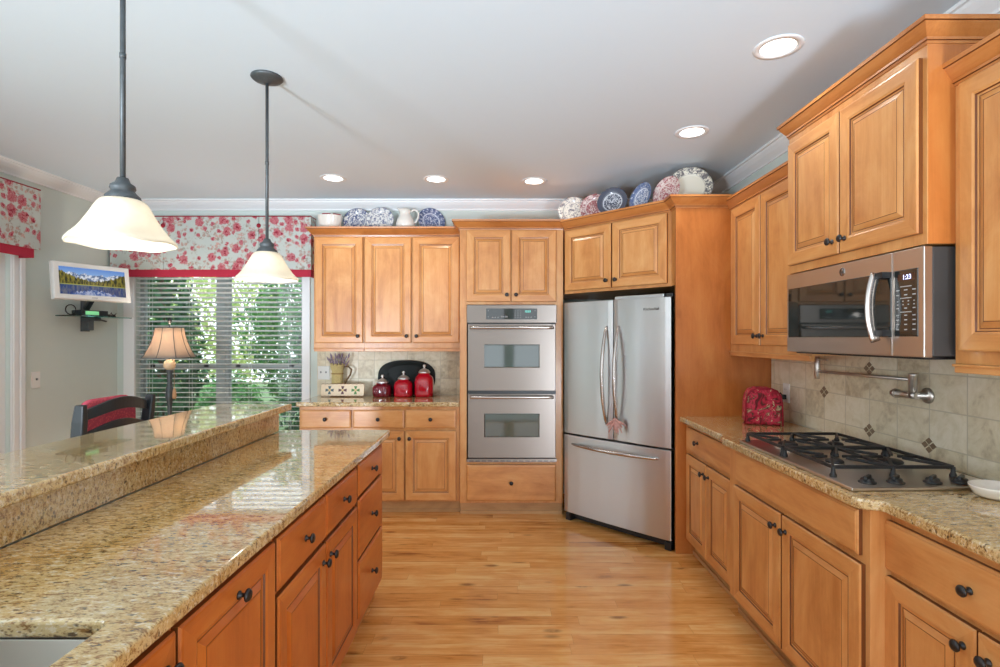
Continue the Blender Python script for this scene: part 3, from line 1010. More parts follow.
# refrigerator
rf = thing('refrigerator', 'stainless french door refrigerator standing across the corner', 'refrigerator', (.490, 4.195, 0), A45)
RFW = .905
mm = MB(); mm.box(.008, RFW - .008, .07, .66, .03, 1.70)
mm.build('body', 'dark_grey', rf, bevel=.004)
def bow_panel(x0, x1, z0, z1, bow=.007, n=12, t=.062):
    mm = MB()
    A = []; B = []
    w = x1 - x0
    pts = []
    for i in range(n + 1):
        s = i / n
        e = min(s, 1 - s) * w
        y = -bow * (1 - (2 * s - 1) ** 2)
        if e < .010: y += .004 * (1 - e / .010) ** 2
        pts.append((x0 + s * w, y))
    poly = pts + [(x1, t), (x0, t)]
    mm.prism(poly, z0, z1)
    for f in mm.b.faces:
        if abs(f.normal.z) < .5: f.smooth = False
    return mm
mid = RFW / 2
dl = bow_panel(.0, mid - .003, .692, 1.712).build('door', 'steel', rf, bevel=.002)
dr = bow_panel(mid + .003, RFW, .692, 1.712).build('door', 'steel', rf, bevel=.002)
fz = bow_panel(.0, RFW, .072, .678, .010, 24).build('freezer_drawer', 'steel', rf, bevel=.002)
def bow_handle(p, q, out, r=.0145, n=24):
    mm = MB()
    p, q = Vector(p), Vector(q)
    path = []; rad = []
    for i in range(n + 1):
        s = i / n
        c = p.lerp(q, s)
        c.y -= out * math.sin(PI * s) ** .8 + .002
        path.append(c); rad.append(r * (.55 + .45 * math.sin(PI * s) ** .5))
    mm.tube(path, rad, 12)
    return mm
bow_handle((mid - .052, -.004, .80), (mid - .052, -.004, 1.52), .062).build('handle', 'steel_handle', dl)
bow_handle((mid + .052, -.004, .80), (mid + .052, -.004, 1.52), .062).build('handle', 'steel_handle', dr)
bow_handle((.085, -.006, .612), (RFW - .085, -.006, .612), .055).build('handle', 'steel_handle', fz)
mm = MB(); mm.box(.02, RFW - .02, .06, .12, .012, .068)
mm.build('base_grille', 'black_plastic', rf)
for x in (.004, RFW - .054):
    mm = MB(); mm.box(x, x + .05, .012, .10, .0, .058)
    mm.build('foot', 'black_plastic', rf, bevel=.006)
mm = MB(); mm.box(mid, RFW - .06, .02, .16, 1.7135, 1.738)
mm.build('hinge_cover', 'steel', rf, bevel=.004)
mm = MB(); mm.box(RFW - .055, RFW - .0, .03, .16, 1.7135, 1.74)
part(mm.build('hinge', 'black_plastic', rf, bevel=.004), 'black top hinge')
text_mesh('logo', 'KitchenAid', .026, 'black_plastic', dr, (.762, -.0075, 1.634), (PI / 2, 0, 0))

# dried flower bunch hung from the right fridge handle
mm = MB()
rnd = random.Random(3)
pinkmat = plain('faded_pink_cloth', rgb(206, 158, 150), .9, var=.3, scale=70)
for i in range(22):
    a = rnd.uniform(-1.25, 1.25); L = rnd.uniform(.06, .115)
    c0 = Vector((0, 0, 0)); d = Vector((math.sin(a) * .75, -.25 + rnd.uniform(-.2, .1), -math.cos(a)))
    e = c0 + d * L
    mm.tube([c0, c0 + d * L * .5 + Vector((0, -.006, 0)), e], [.003, .006, .002], 6)
ob = thing('hanging_tassel', 'pink dried-flower tassel hanging on the right refrigerator door handle', 'ornament')
loc = xform(rf) @ Vector((mid + .052, -.052, .855))
ob.location = loc
mm.build('petals', pinkmat, ob)
mm = MB(); mm.lathe([(.016, -.005), (.018, 0), (.016, .005)], 14, (0, 0, .0), 'z')
mm.build('ribbon', pinkmat, ob)

# ------------------------------------------------------------------ right run (faces -x); local x runs towards the camera
RZ = -PI / 2
def rloc(xface, yfar):
    return (xface, yfar, 0)
base_cabinet('maple base cabinet with one drawer beside the refrigerator panel', rloc(1.225, 3.528), RZ, .740, RIGHT_X - 1.225 - .004,
             [('drawer', .045, .735, .70, .853, [(.21, .085)]),
              ('door', .045, .383, .118, .678, dk(.338, .56, 1)),
              ('door', .392, .735, .118, .678, dk(.343, .56, -1))])
base_cabinet('wide maple base cabinet under the gas cooktop, with false drawer front', rloc(1.195, 2.785), RZ, 1.062, RIGHT_X - 1.195 - .004,
             [('drawer', .105, 1.025, .715, .866, []),
              ('door', .085, .536, .118, .690, dk(.451, .572, 1)),
              ('door', .549, 1.040, .118, .690, dk(.491, .572, -1))])
base_cabinet('maple base cabinet with two knobbed doors under the white dish, right of the cooktop cabinet', rloc(1.262, 1.722), RZ, .75, RIGHT_X - 1.262 - .004,
             [('drawer', -.010, .632, .685, .845, [(.322, .078)]),
              ('door', -.008, .326, .118, .666, dk(.334, .548, 1)),
              ('door', .332, .640, .118, .666, dk(.308, .548, -1))])
base_cabinet('wide maple base cabinet under the near end of the right worktop', rloc(1.262, .97), RZ, 1.2, RIGHT_X - 1.262 - .004,
             [('drawer', .01, .58, .682, .838, [(.285, .078)]), ('drawer', .60, 1.19, .682, .838, [(.29, .078)]),
              ('door', .01, .58, .118, .660, dk(.57, .542, 1)), ('door', .60, 1.19, .118, .660, dk(.59, .542, -1))])
XW = RIGHT_X - .014
arc = [(1.165 + .03 * math.sin(a) * 1.0, 1.715 + .0) for a in ()]
slab('countertop', [(XW, 3.529), (1.18, 3.529), (1.18, 2.86), (1.176, 2.84), (1.155, 2.79), (1.15, 2.77), (1.152, 1.75), (1.158, 1.728), (1.17, 1.714), (1.208, 1.704), (1.217, 1.69), (1.220, -.22), (XW, -.22)],
     CT0, CT1, 'long granite worktop carrying the gas cooktop, along the right wall', 'countertop')

AX = 1.52
wall_cabinet('narrow two-door maple wall cabinet between fridge panel and microwave', rloc(AX, 3.529), RZ, .925, RIGHT_X - AX - .004, 1.349, 2.352,
             [('door', .050, .432, 1.392, 2.272, [(.350, .055)]), ('door', .442, .90, 1.392, 2.272, [(.034, .055)])],
             crown=[(0.0, 0), (.925, 0)], out=.75)
BX = 1.428
bw = .858
_b = wall_cabinet('two-door maple wall cabinet directly above the microwave', rloc(BX, 2.640), RZ, bw, RIGHT_X - BX - .004, 1.752, 2.497,
             [('door', .020, .412, 1.790, 2.385, [(.355, .055)]), ('door', .421, .838, 1.790, 2.385, [(.036, .055)])],
             crown=[(0, RIGHT_X - BX - .004), (0, 0), (bw, 0), (bw, RIGHT_X - BX - .004)], rail=False, out=.7)
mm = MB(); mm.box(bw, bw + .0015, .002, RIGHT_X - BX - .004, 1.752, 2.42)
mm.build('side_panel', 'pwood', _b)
wall_cabinet('tall maple wall cabinet nearest the camera, cut by the frame', rloc(AX, 1.780), RZ, .80, RIGHT_X - AX - .004, 1.349, 2.352,
             [('door', .030, .395, 1.392, 2.272, [(.33, .055)]), ('door', .405, .77, 1.392, 2.272, [(.034, .055)])],
             crown=[(0, 0.05), (0, 0), (.80, 0)], out=.75)

# microwave (over the range)
mw = thing('microwave', 'stainless over-the-range microwave with black door glass', 'microwave', rloc(1.42, 2.645), RZ)
MW = .858
mz0, mz1 = 1.369, 1.746
mm = MB(); mm.box(.004, MW - .002, .03, RIGHT_X - 1.42 - .016, mz0 + .004, mz1 - .002)
mm.build('body', 'dark_grey', mw, bevel=.003)
mm = MB(); mm.box(.03, MW - .03, .03, RIGHT_X - 1.42 - .05, mz0 - .008, mz0 + .004)
mm.build('underside_grille', 'black_plastic', mw)
dw = .712
mm = MB()
mm.box(0, dw, 0, .03, mz0, mz1)
md = mm.build('door', 'steel_pink', mw, bevel=.003)
mm = MB(); mm.rings(dw - .014, .24, [(0, .001), (.004, -.002), (.006, -.002)], x0=.013, z0=mz0 + .068, back=.004)
part(mm.build('window', 'black_glass', md), 'black glass door window')
mm = MB()
n = 16
mm.tube([(dw - .042, -.030 - .022 * (1 - (2 * i / n - 1) ** 2), mz0 + .053 + .252 * i / n) for i in range(n + 1)], .019, 12, flat=.4)
mh = mm.build('handle', 'steel_handle', md)
mm = MB()
for z in (mz0 + .072, mz0 + .285):
    mm.box(dw - .055, dw - .003, -.034, -.001, z, z + .022)
part(mm.build('handle_mount', 'black_plastic', mh), 'black handle mount')
mm = MB(); mm.lathe([(0, 0), (.0, -.002), (.017, -.002), (.018, -.0005), (.018, 0)], 24, (.43, 0, mz1 - .036), 'y')
lg = mm.build('logo', 'steel_handle', md)
mm = MB(); mm.lathe([(.0135, -.0022), (.0135, -.0028), (.0152, -.0028), (.0152, -.0022)], 24, (.43, 0, mz1 - .036), 'y')
part(mm.build('ring', 'dark_grey', lg), 'thin dark ring')
text_mesh('monogram', 'GE', .015, 'dark_grey', lg, (.43, -.0026, mz1 - .036), (PI / 2, 0, 0), .0004)
mm = MB(); mm.box(dw + .002, MW, 0, .03, mz0, mz1)
mc = mm.build('control_panel', 'steel_pink', mw, bevel=.003)
mm = MB(); mm.rings(.112, .238, [(0, .001), (.004, -.002), (.006, -.002)], x0=dw + .012, z0=mz0 + .070, back=.004)
kx, kz = dw + .012, mz0 + .070
for (zz, cols, ww) in ((.163, 3, .016), (.146, 3, .014), (.124, 4, .006), (.112, 4, .006), (.099, 3, .012), (.074, 3, .013), (.058, 3, .013), (.042, 3, .013), (.024, 3, .013)):
    for c in range(cols):
        xx = kx + .018 + (.076 / (cols - 1)) * c
        mm.box(xx - ww / 2, xx + ww / 2, -.0026, -.0018, kz + zz, kz + zz + .004, 1)
for zz in (.176, .135, .086):
    mm.box(kx + .03, kx + .082, -.0026, -.0018, kz + zz, kz + zz + .003, 1)
MAT['white_marks'] = plain('white_marks', (.45, .45, .45, 1), .5)
kp = part(mm.build('keypad', ['black_glass', 'white_marks'], mc), 'black keypad with white markings')
mm = MB(); mm.box(kx + .02, kx + .10, -.0026, -.0022, kz + .197, kz + .222)
mm.build('clock_window', plain('brown_clock_glass', (.05, .022, .015, 1), .1), kp)
text_mesh('clock', '1:23', .024, 'clock_digits', kp, (kx + .062, -.0032, kz + .2095), (PI / 2, 0, 0), .0003)

# ------------------------------------------------------------------ cooktop
ck = thing('gas_cooktop', 'stainless four-burner gas cooktop set into the right worktop', 'cooktop', (0, 0, CT1))
mm = MB()
mm.prism([(1.186, 1.80), (1.730, 1.815), (1.730, 2.655), (1.186, 2.655)], .0005, .012)
mm.build('cooktop_plate', 'steel_pink', ck, bevel=.004)
def burner(x, y, r):
    mm = MB(); mm.lathe([(0, .012), (r * 1.25, .012), (r * 1.2, .017), (r, .020), (r, .026), (0, .026)], 24, (x, y, 0))
    b = mm.build('burner', 'nickel', ck)
    mm = MB(); mm.lathe([(0, .026), (r * .9, .026), (r * .92, .032), (r * .8, .037), (0, .038)], 24, (x, y, 0))
    part(mm.build('burner_cap', 'cast_iron', b), 'black cast iron cap')
for x, y, r in ((1.325, 2.46, .045), (1.545, 2.46, .036), (1.325, 2.115, .036), (1.545, 2.115, .05)):
    burner(x, y, r)
def grate(y0, y1):
    x0, x1 = 1.215, 1.655
    zt = .048
    mm = MB()
    w = .010
    for p, q in (((x0, y0, zt), (x1, y0, zt)), ((x0, y1, zt), (x1, y1, zt)), ((x1, y0, zt), (x1, y1, zt)), ((x0, y0, zt), (x0, y1, zt))):
        mm.bar(p, q, w, .013)
    xm, ym_ = (x0 + x1) / 2, (y0 + y1) / 2
    mm.bar((xm, y0, zt), (xm, y1, zt), w, .011)
    for cx in ((x0 + xm) / 2, (xm + x1) / 2):
        hx, hy = (xm - x0) / 2, (y1 - y0) / 2
        for sx in (-1, 1):
            for sy in (-1, 1):
                mm.bar((cx + sx * hx, ym_ + sy * hy, zt), (cx + sx * .028, ym_ + sy * .028, zt + .002), .009, .011)
        for sx in (-1, 1):
            mm.bar((cx + sx * hx, ym_, zt), (cx + sx * .03, ym_, zt + .002), .009, .011)
    g = mm.build('grate', 'cast_iron', ck, bevel=.002)
    for x, y in ((x0, y0), (x1, y0), (x0, y1), (x1, y1), (xm, y0), (xm, y1)):
        mm = MB()
        mm.lathe([(.012, .012), (.012, .020), (.008, .028), (.007, zt)], 12, (x, y, 0))
        mm.build('foot', 'cast_iron', g)
grate(2.300, 2.625); grate(1.948, 2.282)
for x in (1.285, 1.385, 1.515, 1.615):
    mm = MB()
    mm.lathe([(0, .012), (.028, .012), (.028, .016), (.022, .018), (.020, .026), (.018, .028), (0, .029)], 20, (x, 1.868, 0))
    k = mm.build('control_knob', 'black_plastic', ck)
    mm = MB(); mm.bar((x - .020, 1.852, .031), (x + .020, 1.884, .031), .012, .014)
    mm.build('grip', 'black_plastic', k, bevel=.003)

# white spoon rest on the worktop
mm = MB()
prof = [(0, .004), (.030, .004), (.055, .008), (.074, .020), (.082, .030), (.085, .030), (.084, .026), (.070, .008), (.045, 0), (0, 0)]
mm.lathe(prof, 36, (0, 0, 0), wave=lambda a, r, h: (r * (1 + .10 * abs(math.cos(a)) ** 6), h))
o = mm.build('spoon_rest', 'ceramic')
o.location = (1.618, 1.725, CT1 + .0005); o.scale = (.92, .92, 1.35)
tag(o, 'shallow white ceramic dish on the worktop by the cooktop corner', 'dish')

# pot filler on the tiled wall
pf = thing('pot_filler', 'brushed nickel folding pot filler tap on the tiled wall', 'tap', (RIGHT_X - .012, 2.228, 1.193))
mm = MB(); mm.lathe([(0, -.0), (.033, -.0), (.033, -.006), (.026, -.012), (.014, -.014), (.014, -.055), (0, -.055)], 24, (0, 0, 0), 'x')
mm.build('wall_flange', 'nickel', pf)
mm = MB()
mm.tube([(-.055, -.012, 0), (-.055, .10, 0)], .015, 16)
mm.tube([(-.055, .10, 0), (-.055, .112, 0)], .021, 16); mm.tube([(-.055, .112, 0), (-.055, .128, 0)], .014, 16)
mm.build('valve_body', 'nickel', pf)
mm = MB(); mm.lathe([(0, -.01), (.016, -.01), (.016, .082), (.018, .084), (.018, .092), (0, .093)], 18, (-.055, .012, 0))
mm.build('pivot', 'nickel', pf)
mm = MB(); mm.tube([(-.055, .012, .066), (-.055, .68, .060)], .0075, 12)
mm.build('arm', 'nickel', pf)
mm = MB(); mm.lathe([(.0105, -.0), (.0125, .002), (.0125, .016), (.015, .02), (.015, .115), (.011, .12), (0, .121)], 18, (-.055, .69, .018))
sp_ = mm.build('spout', 'nickel', pf)
mm = MB(); mm.tube([(-.055, .69, .128), (-.06, .595, .124)], [.006, .0045], 10)
mm.build('lever', 'nickel', sp_)

# quilted appliance cover in the corner
def quilt():
    t = NT('red_floral_quilt')
    v = t.coord()
    n = t.noise(v, 16, 3, .6, 1.2)
    n2 = t.noise(v, 34, 3, .6, .8)
    c = t.ramp(n, [(.36, rgb(96, 18, 28)), (.44, rgb(186, 34, 60)), (.56, rgb(206, 58, 84)), (.62, rgb(120, 40, 36)), (.68, rgb(180, 160, 124))], 'LINEAR')
    c = t.mix(t.bw(n2, .60, .66), c, rgb(66, 56, 40))
    c = t.mix(t.bw(n2, .38, .34), c, rgb(206, 190, 150))
    t.set(Base_Color=c, Roughness=.8); t.bump(n2, .3, .01)
    return t.m
qm = quilt()
tc_ = thing('appliance_cover', 'red floral quilted cover over a toaster in the worktop corner', 'appliance cover', (1.588, 3.25, CT1 + .001), math.radians(-18))
mm = MB()
pts = [(-.10, 0), (.10, 0), (.098, .13), (.09, .175), (.07, .205), (.04, .218), (-.04, .218), (-.07, .205), (-.09, .175), (-.098, .13)]
mm.prism_y(pts, -.095, .095)
mm.build('cover', qm, tc_, bevel=.02, seg=3)
mm = MB()
path = [(x * 1.01, -.096, z * 1.005) for x, z in pts[1:]] + [(pts[0][0] * 1.01, -.096, 0.002)]
mm.tube(path, .005, 8)
part(mm.build('piping', 'red_cord', tc_), 'dark red piping')
mm = MB()
mm.tube([(.085, .0, .17), (.105, .005, .185), (.118, .02, .17), (.10, .04, .15)], .006, 8)
part(mm.build('handle_loop', 'black_plastic', tc_), 'black loop')
# outlets and switches
def wall_plate(name, label, cat, loc, rz, w=.075, h=.12, kind='outlet'):
    t = thing(name, label, cat, loc, rz)
    mm = MB(); mm.rings(w, h, [(0, .003), (.004, 0), (.006, 0)], x0=-w / 2, z0=-h / 2, back=.006)
    mm.build('cover_plate', 'white_plastic', t)
    n = 2 if w > .1 else 1
    for i in range(n):
        cx = 0 if n == 1 else (-.024 + .048 * i)
        if kind == 'outlet':
            for dz in (-.022, .022):
                mm = MB(); mm.box(cx - .016, cx + .016, -.002, 0, dz - .013, dz + .013)
                s = mm.build('socket', 'white_plastic', t, bevel=.002)
                mm = MB(); mm.box(cx - .008, cx - .006, -.0025, -.0019, dz - .004, dz + .005); mm.box(cx + .006, cx + .008, -.0025, -.0019, dz - .004, dz + .005)
                part(mm.build('slots', 'dark_grey', s), 'dark socket slots')
        else:
            mm = MB(); mm.box(cx - .005, cx + .005, -.012, 0, -.002, .014)
            mm.build('toggle', plain('toggle_grey', (.25, .25, .25, 1), .4), t, bevel=.002)
    return t
wall_plate('wall_outlet', 'white power outlet on the right tile wall behind the red cover', 'outlet', (RIGHT_X - .018, 3.335, 1.09), RZ, .075, .12)
wall_plate('light_switch', 'white double switch plate on the back tiles behind the twig pitcher', 'switch', (-1.640, BACK_Y - .020, 1.115), 0, .11, .125, 'switch')
wall_plate('light_switch', 'white single light switch on the grey-green left wall', 'switch', (LEFT_X + .006, 4.04, 1.115), PI / 2, .078, .125, 'switch')
mm = MB()
mm.tube([(RIGHT_X - .024, 3.335, 1.065), (RIGHT_X - .05, 3.335, 1.066), (RIGHT_X - .062, 3.33, 1.05), (RIGHT_X - .065, 3.33, .98), (RIGHT_X - .062, 3.325, .93), (RIGHT_X - .06, 3.32, .921)], .006, 8)
mm.box(RIGHT_X - .045, RIGHT_X - .0215, 3.32, 3.35, 1.052, 1.08)
o = mm.build('power_cord', 'black_plastic'); tag(o, 'black power cord plugged into the outlet on the right wall', 'cord')

# ------------------------------------------------------------------ island
IRZ = PI / 2
IX = -.667           # face frame plane; doors stand at -.647
def island_unit(label, y0, w, fronts, hollow=False):
    return base_cabinet(label, (IX, y0, 0), IRZ, w, 1.245 - .667, fronts, 'iwood', 'wood_h_shaded', hollow=hollow)
island_unit('island cabinet with a stack of three drawers, at its far end', 2.392, .565,
            [('drawer', .018, .484, .714, .860, [(.233, .073)]), ('drawer', .018, .484, .430, .697, [(.233, .133)]), ('drawer', .018, .484, .158, .416, [(.233, .12)])])
island_unit('island cabinet with two drawers above two doors, middle of the island', 1.535, .855,
            [('drawer', .008, .422, .698, .852, [(.207, .077)]), ('drawer', .434, .846, .698, .852, [(.206, .077)]),
             ('door', .008, .422, .118, .680, dk(.414, .562, 1)), ('door', .434, .846, .118, .680, dk(.412, .562, -1))])
island_unit('island sink cabinet with tall doors below the granite sink cutout', .60, .933,
            [('door', .010, .458, .118, .852, dk(.448, .734, 1)), ('door', .470, .920, .118, .852, [(.235, .685)])], True)
island_unit('island cabinet at the near end of the island, this side of the sink cabinet', -.40, .998, [('door', .01, .49, .118, .852, dk(.48, .734, 1)), ('door', .50, .99, .118, .852, dk(.49, .734, -1))], True)
slab('island_countertop', [(-1.244, -.45), (-.631, -.45), (-.631, 3.0), (-.646, 3.015), (-1.244, 3.015)], CT0, CT1,
     'long speckled granite worktop of the island with the sink cutout', 'countertop',
     hole=rrect(.40, .74, .03, 5, -.92, .61))
# sink bowl
sk = thing('undermount_sink', 'stainless undermount sink in the island worktop', 'sink', (-.92, .61, 0))
mm = MB()
top = .876
loops = []
for w, h, r, z in ((.445, .785, .05, top), (.412, .752, .035, top), (.408, .748, .035, top - .002), (.40, .74, .045, top - .17), (.36, .70, .06, top - .185), (.06, .06, .025, top - .19)):
    loops.append([mm.v((x, y, z)) for x, y in rrect(w, h, r, 6)])
for A, B in zip(loops, loops[1:]):
    for k in range(len(A)):
        j = (k + 1) % len(A)
        mm.face([A[k], A[j], B[j], B[k]], 0, True)
mm.face(loops[-1])
mm.build('bowl', steel('sink_steel', (.55, .54, .51), .32), sk, solid=.002)
mm = MB(); mm.lathe([(0, top - .1885), (.038, top - .1885), (.04, top - .186), (.03, top - .187), (0, top - .1875)], 24)
mm.build('drain', 'chrome', sk)
# knee wall, riser, bar top
m = MB(); m.box(-1.385, -1.266, -.45, 2.955, 0, 1.030)
o = m.build('island_knee_wall', 'wall'); o['kind'] = 'structure'
slab('granite_riser', [(-1.2655, -.45), (-1.245, -.45), (-1.245, 2.965), (-1.2655, 2.965)], CT1 + .0005, 1.0305,
     'upright granite strip between the island worktop and the raised bar', 'riser', bev=.002)
slab('bar_top', [(-1.595, -.45), (-1.18, -.45), (-1.18, 2.985), (-1.555, 2.985), (-1.58, 2.97), (-1.595, 2.945)], 1.031, 1.067,
     'raised granite breakfast bar top on the island', 'bar top')

# ------------------------------------------------------------------ pendants
def pendant(label, x, y):
    t = thing('pendant_lamp', label, 'pendant lamp', (x, y, CEIL), 0)
    mm = MB(); mm.lathe([(0, 0), (.072, 0), (.074, -.006), (.066, -.014), (.045, -.022), (.020, -.030), (.012, -.034), (0, -.034)], 32)
    mm.build('canopy', 'pewter', t)
    zr = 1.905 - CEIL
    mm = MB(); mm.tube([(0, 0, -.03), (0, 0, zr)], .0075, 14)
    mm.tube([(0, 0, -.41), (0, 0, -.425)], .009, 14)
    mm.build('rod', 'pewter', t)
    mm = MB(); mm.lathe([(.008, .012), (.015, .010), (.020, -.004), (.032, -.012), (.034, -.022), (.030, -.028), (.034, -.034), (.046, -.046), (.047, -.054), (.044, -.058), (0, -.058)], 32, (0, 0, zr))
    f = mm.build('fitter', 'pewter', t)
    mm = MB()
    for i in range(30):
        a = 2 * PI * i / 30
        mm.sphere((.046 * math.cos(a), .046 * math.sin(a), zr - .056), .0045, 8, 6)
    mm.build('bead_ring', 'pewter', f)
    z0 = zr - .056
    prof = [(.043, 0), (.055, -.004), (.064, -.014), (.071, -.026), (.079, -.042), (.088, -.058), (.099, -.076), (.111, -.094), (.124, -.109), (.135, -.120), (.1405, -.128), (.1385, -.133)]
    mm = MB(); mm.lathe(prof, 48, (0, 0, z0), wave=lambda a, r, h: (r * (1 + .012 * math.sin(6 * a) * (r / .14) ** 2), h + .0025 * math.cos(6 * a) * (r / .14) ** 3))
    mm.build('glass_shade', 'shade_glass', t, solid=.004)
    mm = MB(); mm.sphere((0, 0, z0 - .075), .033, 20, 14, sz=1.25)
    mm.lathe([(.014, -.03), (.014, -.055), (.02, -.06)], 16, (0, 0, z0 + .02))
    mm.build('bulb', 'bulb', t)
    lamp('pendant_light', 'POINT', (x, y, CEIL + z0 - .155), (0, 0, 0), 1.0, (1, .95, .88), shadow_soft_size=.03)
    return t
pendant('bronze pendant lamp with bell glass shade, over the near bar end', -1.139, 1.595)
pendant('bronze pendant lamp with bell glass shade, in front of the window valance', -1.139, 2.574)

# ------------------------------------------------------------------ recessed lights
def downlight(x, y, label, energy=9):
    t = thing('recessed_light', label, 'ceiling light', (x, y, CEIL), 0, 'recessed ceiling lights')
    mm = MB(); mm.lathe([(.072, 0.0), (.072, -.004), (.098, -.005), (.101, -.001), (.100, 0)], 40)
    mm.build('trim_ring', 'white_paint', t)
    mm = MB(); mm.lathe([(0, -.0015), (.073, -.0015)], 40)
    mm.build('lens', 'led', t)
    lamp('downlight', 'SPOT', (x, y, CEIL - .012), (0, 0, 0), energy, (1, .95, .88), spot_size=math.radians(150), spot_blend=.9, shadow_soft_size=.07)
downlight(-1.335, 4.20, 'round recessed ceiling light above the left wall cabinets')
downlight(-.525, 4.225, 'round recessed ceiling light left of the oven tower')
downlight(.258, 4.278, 'round recessed ceiling light above the oven tower')
downlight(1.166, 3.26, 'round recessed ceiling light in front of the refrigerator')
downlight(1.2, 2.308, 'large round recessed ceiling light nearest the microwave')
for x, y in ((1.2, .6), (-.5, -.4), (-2.2, -.4), (-.5, -2.2), (1.2, -1.4)):
    downlight(x, y, 'round recessed ceiling light behind the camera')

# ------------------------------------------------------------------ window treatment
def valance(label, loc, rz, w, z0, z1, depth, pleats, red_in=0.0, hem=.065):
    """upholstered box valance facing local -y"""
    t = thing('window_valance', label, 'valance', loc, rz)
    mm = MB()
    rng = random.Random(5)
    xs = [0.0]
    for p in pleats:
        xs += [p - .006, p, p + .006]
    xs += [w]
    n = int(w / .05)
    grid = sorted(set([round(i * w / n, 4) for i in range(n + 1)] + xs))
    zs = [z0 + hem + (z1 - z0 - hem) * k / 6 for k in range(7)]
    def yy(x, z):
        b = 0
        for p in pleats:
            if abs(x - p) < .0065: b = .014 if abs(x - p) < .001 else .001
        return -depth + b - .004 * math.sin(x * 9) * (1 - (z - z0) / (z1 - z0))
    V = [[mm.v((x, yy(x, z), z)) for x in grid] for z in zs]
    for a in range(6):
        for i in range(len(grid) - 1):
            mm.face([V[a][i], V[a][i + 1], V[a + 1][i + 1], V[a + 1][i]])
    for sx, i in ((0, 0), (w, -1)):
        for a in range(6):
            p, q = V[a][i], V[a + 1][i]
            mm.face([p, q, mm.v((sx, 0, zs[a + 1])), mm.v((sx, 0, zs[a]))])
    mm.face([V[6][0], V[6][-1], mm.v((w, 0, z1)), mm.v((0, 0, z1))])
    mm.build('fabric', 'floral', t, solid=.008)
    mm = MB(); mm.box(red_in, w - red_in, -depth + .006, -depth + .016, z0, z0 + hem + .01)
    mm.box(red_in, red_in + .01, -depth + .016, 0, z0, z0 + hem + .01); mm.box(w - red_in - .01, w - red_in, -depth + .016, 0, z0, z0 + hem + .01)
    part(mm.build('red_band', 'red_band', t), 'crimson band along the foot')
    mm = MB(); mm.tube([(0, 0, z1 + .003), (0, -depth, z1 + .003), (w, -depth, z1 + .003), (w, 0, z1 + .003)], .006, 8)
    part(mm.build('piping', 'red_cord', t), 'crimson piping along the top')
    for p in pleats:
        mm = MB(); mm.lathe([(0, -.014), (.012, -.012), (.019, -.005), (.02, 0), (0, 0)], 16, (p, -depth - .003, z1 - .08), 'y')
        part(mm.build('rosette', 'red_cord', t), 'crimson rosette on the pleat')
    return t
valance('wide floral box valance with crimson band over the far window', (LEFT_X + .03, BACK_Y - .002, 0), 0, 1.80, 1.985, 2.525, .125, [.475, 1.335])
valance('floral box valance with crimson band over the patio door, cut by the frame', (LEFT_X + .002, DY0 - .13, 0), PI / 2, 1.98, 2.02, 2.525, .13, [.5, 1.5], red_in=.045)

def blind(label, x0, x1):
    t = thing('window_blind', label, 'window blind', ((x0 + x1) / 2, BACK_Y - .004, 0), 0)
    w = (x1 - x0) / 2
    mm = MB(); mm.box(-w, w, -.0, .052, WZ1 - .05, WZ1 - .005)
    mm.build('head_rail', 'white_paint', t, bevel=.003)
    mm = MB()
    z = WZ1 - .075
    k = 0
    ang = math.radians(13)
    while z > WZ0 + .05:
        dy, dz = .024 * math.cos(ang), .024 * math.sin(ang)
        a = [mm.v((x, .026 + s * dy, z - s * dz + o)) for o in (-.0014, .0014) for x in (-w, w) for s in (-1, 1)]
        for q in ((0, 1, 3, 2), (4, 6, 7, 5), (0, 4, 5, 1), (2, 3, 7, 6), (0, 2, 6, 4), (1, 5, 7, 3)):
            mm.face([a[i] for i in q])
        z -= .044
    mm.build('slats', plain('white_slat', (.9, .92, .92, 1), .45, var=.005), t)
    mm = MB(); mm.box(-w, w, .004, .048, WZ0 + .012, WZ0 + .034)
    mm.build('bottom_rail', 'white_paint', t, bevel=.003)
    mm = MB()
    for x in (-w + .12, -w * .36, w * .36, w - .12):
        for y in (.003, .049):
            mm.tube([(x, y, WZ0 + .02), (x, y, WZ1 - .04)], .0012, 6)
    mm.build('ladder_cords', 'white_paint', t)
    return t
blind('wide open white slatted blind in the far window, below the valance', WX0 + .006, WX1 - .006)

# ------------------------------------------------------------------ garden beyond the window
m = MB(); m.box(-14, 6, BACK_Y + .4, 20, -.25, -.2)
o = m.build('lawn', 'lawn'); o['kind'] = 'structure'
def leaf_cloud(seed, n, shape, size):
    rng = random.Random(seed)
    mm = MB()
    for i in range(n):
        c, nrm = shape(rng)
        nrm = (nrm + Vector((rng.gauss(0, .5), rng.gauss(0, .5), rng.gauss(0, .5)))).normalized()
        a = nrm.orthogonal().normalized()
        a.rotate(Matrix.Rotation(rng.uniform(0, 2 * PI), 3, nrm))
        b = nrm.cross(a)
        s = size * rng.uniform(.6, 1.3)
        mm.face([mm.v(c - a * s), mm.v(c + b * s * .5 - nrm * s * .1), mm.v(c + a * s), mm.v(c - b * s * .5 - nrm * s * .1)])
    return mm
def cone_shape(h, r):
    def f(rng):
        z = h * (1 - math.sqrt(rng.random()))
        a = rng.uniform(0, 2 * PI)
        rr = r * (1 - z / h) ** .7 * math.sqrt(rng.uniform(.45, 1)) * (1 + .15 * math.sin(a * 5 + z * 7))
        return Vector((rr * math.cos(a), rr * math.sin(a), z + .15)), Vector((math.cos(a), math.sin(a), .4))
    return f
